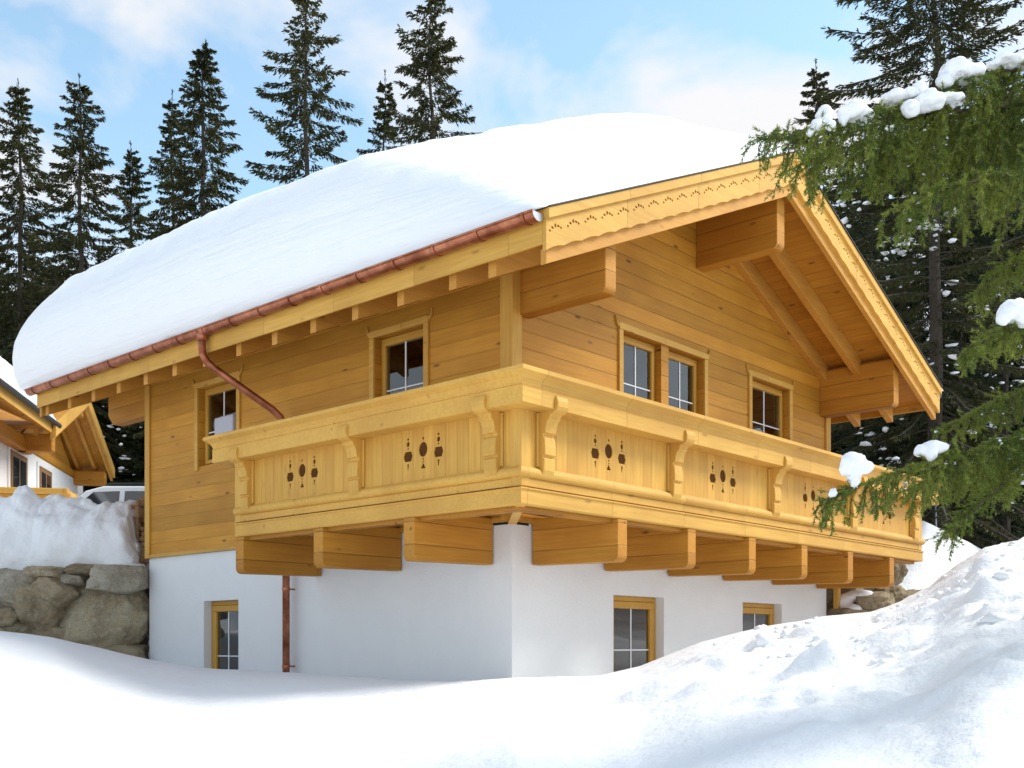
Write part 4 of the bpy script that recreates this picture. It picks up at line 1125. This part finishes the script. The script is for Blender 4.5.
# ------------------------------------------------------------------ near spruce: trunk outside the frame, boughs reaching in
def near_tree():
    root = empty('near_spruce'); tag(root, 'close spruce whose drooping green boughs reach in from the right edge', 'tree')
    rg = np.random.default_rng(9); rr = random.Random(9)
    tp = ab(6.3, 7.2); tz = ground(6.3, 7.2)
    m_ = MB(); m_.tube([(tp.x, tp.y, tz-.3), (tp.x+.03, tp.y, 2), (tp.x, tp.y+.05, 5), (tp.x, tp.y, 9), (tp.x, tp.y, 13)], [.24, .19, .15, .09, .02], 14)
    m_.build('trunk', M['bark'], root, smooth=True)
    tw = []          # twigs: start, dir, length
    def P(u, v, d): return np.array(at(u, v, d))
    def bough(pts, hang, width, dens, rad=.02, vis=1.0, tipup=.0, seed=0, hfun=None):
        """pts: px control points of the limb"""
        r_ = random.Random(seed); pts = [P(*p) for p in pts]
        # resample
        seglen = [np.linalg.norm(b-a) for a, b in zip(pts, pts[1:])]; tot = sum(seglen)
        def pos(s):
            x = s*tot
            for a, b, l in zip(pts, pts[1:], seglen):
                if x <= l: return a+(b-a)*x/l, (b-a)/l
                x -= l
            return pts[-1], (pts[-1]-pts[-2])/seglen[-1]
        n = 16; lp = [pos(i/n)[0] for i in range(n+1)]
        lm = MB(); lm.tube(lp, [rad*(1-.85*i/n) for i in range(n+1)], 7)
        nb_ = int(tot/.028*dens)
        subs = []
        for i in range(nb_):
            s = (i+r_.random())/nb_; p, d = pos(s); sg = r_.choice((-1, 1))
            side = np.cross(d, [0, 0, 1]); side /= np.linalg.norm(side)
            hl = hang*(hfun(s) if hfun else (.55+.45*math.sin(math.pi*min(1, s*1.1)))) * r_.uniform(.55, 1.1)
            wl = width*r_.uniform(.0, 1.0)*(1-.6*s)
            # branchlet goes out sideways then hangs
            q = p.copy(); dd = d*r_.uniform(.2, .8)+side*sg*r_.uniform(.2, 1.0)+np.array([0, 0, .05]); dd /= np.linalg.norm(dd)
            path = [q.copy()]; L = wl+hl; st = .035; x = 0
            sway = np.array([r_.gauss(0, .16), r_.gauss(0, .16), 0])
            while x < L:
                g = min(1, max(0, (x-wl)/.10+.25)); v_ = dd*(1-g)+np.array([0, 0, -1.0])*g+sway+np.array([r_.gauss(0, .05), r_.gauss(0, .05), 0]); 
                v_ = v_+d*.18
                v_ /= np.linalg.norm(v_); q = q+v_*st; path.append(q.copy()); x += st
                # alternate side twigs
                if r_.random() < .80*dens:
                    sd = np.array([r_.gauss(0, 1), r_.gauss(0, 1), r_.gauss(0, .3)]); sd /= np.linalg.norm(sd)
                    td = v_*.75+sd*.65; td /= np.linalg.norm(td); tw.append((q.copy(), td, r_.uniform(.045, .12)*(1 if x < L*.8 else .7)))
            tw.append((path[-1], v_, .06))
            for a, b in zip(path[:-1:2], path[2::2]): tw.append((a, (b-a)/max(1e-6, np.linalg.norm(b-a)), np.linalg.norm(b-a)))
            subs.append(path)
        for path in subs:
            if len(path) > 3: lm.tube(path[::3]+[path[-1]], .0022, 3, caps=False)
        lm.build('bough', M['twig'], root)
    # upper boughs
    bough([(1300, 90, 7.0), (1024, 104, 6.8), (950, 112, 6.7), (880, 118, 6.6), (830, 130, 6.5), (800, 136, 6.45), (772, 134, 6.4)], .62, .30, 1.25, .022, seed=1, hfun=lambda s: max(.22, .95-.75*max(0, (s-.45)/.55)))
    bough([(1300, 70, 7.3), (1024, 118, 7.2), (960, 130, 7.1), (900, 140, 7.0), (850, 150, 6.9), (800, 165, 6.8)], .64, .35, 1.2, .022, seed=2, hfun=lambda s: max(.2, 1-.7*max(0, (s-.5)/.5)))
    bough([(1310, 20, 6.9), (1060, 60, 6.8), (1000, 72, 6.75), (965, 84, 6.7), (930, 98, 6.65)], .45, .22, 1.1, .016, seed=3)
    bough([(1310, 160, 6.6), (1060, 165, 6.5), (1000, 175, 6.45), (940, 190, 6.4), (905, 205, 6.35)], .40, .30, 1.1, .016, seed=4)
    bough([(1310, 225, 6.9), (1060, 240, 6.8), (1010, 262, 6.7), (985, 285, 6.6)], .30, .20, 1.0, .014, seed=6)
    # right middle bough with bright tips
    bough([(1310, 300, 6.2), (1060, 318, 6.1), (1020, 322, 6.0), (985, 335, 5.95), (968, 350, 5.9)], .22, .16, 1.3, .014, seed=5)
    # lower bough over the balcony end
    bough([(1310, 380, 6.9), (1050, 425, 6.7), (980, 450, 6.5), (930, 462, 6.4), (885, 478, 6.3), (850, 488, 6.25), (828, 500, 6.2)], .26, .26, 1.15, .016, seed=7, hfun=lambda s: .55+.6*math.sin(math.pi*min(1, s*1.05)))
    bough([(1310, 395, 7.1), (1060, 430, 7.0), (1000, 455, 6.9), (950, 472, 6.8), (915, 488, 6.75)], .30, .25, 1.1, .016, seed=8)
    bough([(1310, 400, 6.6), (1070, 440, 6.5), (1020, 470, 6.4), (985, 500, 6.3), (950, 535, 6.25)], .16, .20, 1.1, .012, seed=10)
    bough([(1310, 365, 7.3), (1060, 380, 7.2), (1000, 400, 7.1), (950, 425, 7.0)], .25, .30, 1.0, .014, seed=12)
    dv = []; df = []; kk = 0; bm = bmesh.new(); bmesh.ops.create_icosphere(bm, subdivisions=1, radius=1); bv = np.array([v.co[:] for v in bm.verts]); bf = np.array([[v.index for v in f.verts] for f in bm.faces]); bm.free()
    for t_ in rr.sample(tw, 220):
        c0 = np.array(t_[0])+np.array([0, 0, .004]); dd_ = np.array(t_[1])
        for q in range(rr.randint(1, 4)):
            r_ = rr.uniform(.003, .011); c1 = c0+dd_*q*.012+rg.normal(size=3)*.004
            dv.append(bv*r_*np.array([1.4, 1.4, .7])*(1+.25*rg.normal(size=(len(bv), 1)))+c1); df.append(bf+kk); kk += len(bv)
    link('snow_dusting', npmesh('snow_dusting', np.concatenate(dv), np.concatenate(df)), M['snowsoft'], root)['kind'] = 'stuff'
    # needles
    T0 = np.array([t[0] for t in tw]); TD = np.array([t[1] for t in tw]); TL = np.array([t[2] for t in tw])
    cnt = np.maximum(10, (TL/.0019).astype(int)); idx = np.repeat(np.arange(len(tw)), cnt); n = len(idx)
    s = rg.random(n); base = T0[idx]+TD[idx]*(TL[idx]*s)[:, None]
    rad_ = rg.normal(size=(n, 3)); d = TD[idx]; rad_ -= d*np.sum(rad_*d, 1, keepdims=True); rad_ = unit(rad_)
    nd = unit(d*rg.uniform(.45, 1.0, (n, 1))+rad_*.8); ln = rg.uniform(.016, .027, n); wd = rg.uniform(.0020, .0031, n)
    up = unit(np.cross(nd, rg.normal(size=(n, 3))))
    a = base-up*wd[:, None]; b = base+up*wd[:, None]; e = base+nd*ln[:, None]
    V = np.stack([a, b, e], 1).reshape(-1, 3); F = np.arange(n*3).reshape(n, 3)
    print('near needles', n, 'twigs', len(tw))
    link('foliage', npmesh('foliage', V, F), M['needle_near'], root)
near_tree()
G_ = 'lumps of snow sitting on the near boughs'
for i, (bl_, lb) in enumerate([
    ([px_blob(822, 121, 6.45, 8, 9), px_blob(815, 131, 6.42, 7, 6), px_blob(828, 131, 6.42, 5, 6), px_blob(808, 138, 6.4, 4, 4)], 'pointed snow lump, leftmost of those on the upper drooping bough'),
    ([px_blob(850, 119, 6.5, 14, 8), px_blob(860, 122, 6.5, 11, 7), px_blob(840, 126, 6.48, 5, 7)], 'rounded snow lump second from the left on the upper bough'),
    ([px_blob(890, 104, 6.6, 12, 6), px_blob(916, 97, 6.6, 10, 8), px_blob(905, 102, 6.6, 10, 6)], 'long knobbly snow lump left of the largest one on the upper bough'),
    ([px_blob(925, 108, 6.55, 15, 9), px_blob(908, 114, 6.5, 9, 7), px_blob(948, 106, 6.6, 14, 4.5)], 'flat spread snow lump below the largest one on the upper bough'),
    ([px_blob(955, 78, 6.7, 17, 10), px_blob(966, 80, 6.7, 15, 8), px_blob(942, 88, 6.68, 8, 9)], 'largest domed snow lump on the upper bough'),
    ([px_blob(1003, 67, 6.75, 14, 5), px_blob(1020, 66, 6.8, 12, 7), px_blob(990, 71, 6.75, 7, 4)], 'snow strip on the topmost bough at the right edge of the picture'),
    ([px_blob(1010, 317, 5.95, 16, 11), px_blob(1024, 318, 5.95, 16, 13), px_blob(1000, 322, 5.92, 7, 8)], 'smooth snow cap on the bright green bough at the right edge'),
    ([px_blob(851, 466, 6.2, 12, 10), px_blob(860, 470, 6.2, 10, 7), px_blob(852, 482, 6.2, 6, 10), px_blob(842, 472, 6.2, 5, 9)], 'hanging snow lump on the tip of the lower bough before the balcony'),
    ([px_blob(918, 454, 6.35, 7, 6), px_blob(929, 450, 6.35, 9, 7), px_blob(928, 458, 6.33, 6, 6), px_blob(939, 451, 6.36, 6, 4.5)], 'three part snow lump on the lower bough right of the balcony end'),
    ([px_blob(831, 496, 6.18, 4, 5), px_blob(828, 499, 6.18, 3, 3)], 'tiniest snow lump at the very tip of the lower bough')]):
    lump('snow_lump', [(c_+Vector((0, 0, .012))-FW*.05, r_*1.06, sc) for c_, r_, sc in bl_], .009, lb, 'snow', G_, amp=.42, seed=i*3.1, smooth_it=12)
# slim grey pole right of the balcony end
m_ = MB(); p = at(936, 520, 22.6); m_.tube([(p.x, p.y, p.z-.6), (p.x, p.y, (V0-488)/FPX*22.6)], .022, 10); po = m_.build('metal_pole', M['steel'], None, smooth=True); tag(po, 'slim grey metal pole standing on the snow behind the right balcony end', 'pole')

# ------------------------------------------------------------------ light, sky, camera
SUN_DIR = Vector((.74, -.67, 0)).normalized(); ELEV = R(46)
import os
wd_ = bpy.data.worlds.new('World'); S.world = wd_; wd_.use_nodes = True
nt = wd_.node_tree; bg = nt.nodes['Background']
sky = nt.nodes.new('ShaderNodeTexSky'); sky.sky_type = 'NISHITA'; sky.sun_disc = False
sky.sun_elevation = ELEV; sky.sun_rotation = math.atan2(SUN_DIR.x, SUN_DIR.y); sky.air_density = 1.0; sky.dust_density = .6; sky.ozone_density = 1.5
def N(t_, **kw):
    o = nt.nodes.new(t_)
    for k, v in kw.items(): setattr(o, k, v)
    return o
tc = N('ShaderNodeTexCoord'); sp = N('ShaderNodeSeparateXYZ'); nt.links.new(tc.outputs['Generated'], sp.inputs[0])
ad = N('ShaderNodeMath', operation='ADD'); ad.inputs[1].default_value = .35; nt.links.new(sp.outputs[2], ad.inputs[0])
vm = N('ShaderNodeVectorMath', operation='DIVIDE'); nt.links.new(tc.outputs['Generated'], vm.inputs[0])
cb = N('ShaderNodeCombineXYZ')
for i in range(3): nt.links.new(ad.outputs[0], cb.inputs[i])
nt.links.new(cb.outputs[0], vm.inputs[1])
mp = N('ShaderNodeMapping'); mp.inputs['Location'].default_value = (5.3, 2.2, .9); nt.links.new(vm.outputs[0], mp.inputs[0])
n1 = N('ShaderNodeTexNoise'); n1.inputs['Scale'].default_value = 4.2; n1.inputs['Detail'].default_value = 8; n1.inputs['Roughness'].default_value = .52; n1.inputs['Distortion'].default_value = .25
nt.links.new(mp.outputs[0], n1.inputs['Vector'])
rp = N('ShaderNodeValToRGB'); rp.color_ramp.elements[0].position = .46; rp.color_ramp.elements[0].color = (.0, .0, .0, 1); rp.color_ramp.elements[1].position = .63; rp.color_ramp.elements[1].color = (1, 1, 1, 1)
nt.links.new(n1.outputs['Fac'], rp.inputs[0])
mx = N('ShaderNodeMix', data_type='RGBA'); hz = N('ShaderNodeMapRange'); hz.inputs['From Min'].default_value = .37; hz.inputs['From Max'].default_value = .28; nt.links.new(sp.outputs[2], hz.inputs['Value'])
n2 = N('ShaderNodeTexNoise'); n2.inputs['Scale'].default_value = 5; n2.inputs['Detail'].default_value = 6; nt.links.new(mp.outputs[0], n2.inputs['Vector'])
hm = N('ShaderNodeMath', operation='MULTIPLY_ADD'); nt.links.new(n2.outputs['Fac'], hm.inputs[0]); hm.inputs[1].default_value = 1.2; hm.inputs[2].default_value = .2; hm2 = N('ShaderNodeMath', operation='MULTIPLY'); nt.links.new(hm.outputs[0], hm2.inputs[0]); nt.links.new(hz.outputs[0], hm2.inputs[1])
fx = N('ShaderNodeMath', operation='MAXIMUM', use_clamp=True); nt.links.new(rp.outputs[0], fx.inputs[0]); nt.links.new(hm2.outputs[0], fx.inputs[1]); nt.links.new(fx.outputs[0], mx.inputs[0]); hs = N('ShaderNodeHueSaturation'); hs.inputs['Saturation'].default_value = .84; hs.inputs['Value'].default_value = 1.22; tn = N('ShaderNodeMix', data_type='RGBA', blend_type='MULTIPLY'); tn.inputs[0].default_value = 1; tn.inputs[7].default_value = (.88, 1.08, .98, 1); nt.links.new(sky.outputs[0], tn.inputs[6]); nt.links.new(tn.outputs[2], hs.inputs['Color']); nt.links.new(hs.outputs[0], mx.inputs[6]); mx.inputs[7].default_value = (4.0, 4.0, 4.1, 1)
nt.links.new(mx.outputs[2], bg.inputs[0]); bg.inputs[1].default_value = .15
sl = bpy.data.lights.new('sun', 'SUN'); sl.energy = 2.6; sl.angle = R(22); sl.color = (1, .96, .90)
so = bpy.data.objects.new('sun', sl); COL.objects.link(so)
sd = Vector((SUN_DIR.x*math.cos(ELEV), SUN_DIR.y*math.cos(ELEV), math.sin(ELEV)))
so.rotation_euler = sd.to_track_quat('Z', 'Y').to_euler(); so.location = sd*60

cam = bpy.data.cameras.new('camera'); co = bpy.data.objects.new('camera', cam); COL.objects.link(co)
cam.sensor_width = 36; cam.lens = FPX/1024*36; cam.shift_y = (V0-384)/1024; cam.clip_end = 2000; cam.clip_start = .1
co.location = (CX, CY, 0)
co.rotation_euler = (R(90), 0, math.atan2(FW.y, FW.x)-math.pi/2)
S.camera = co
S.view_settings.view_transform = 'Standard'; S.view_settings.look = 'None'; S.view_settings.exposure = 0.68; S.view_settings.gamma = 1; S.view_settings.use_curve_mapping = False
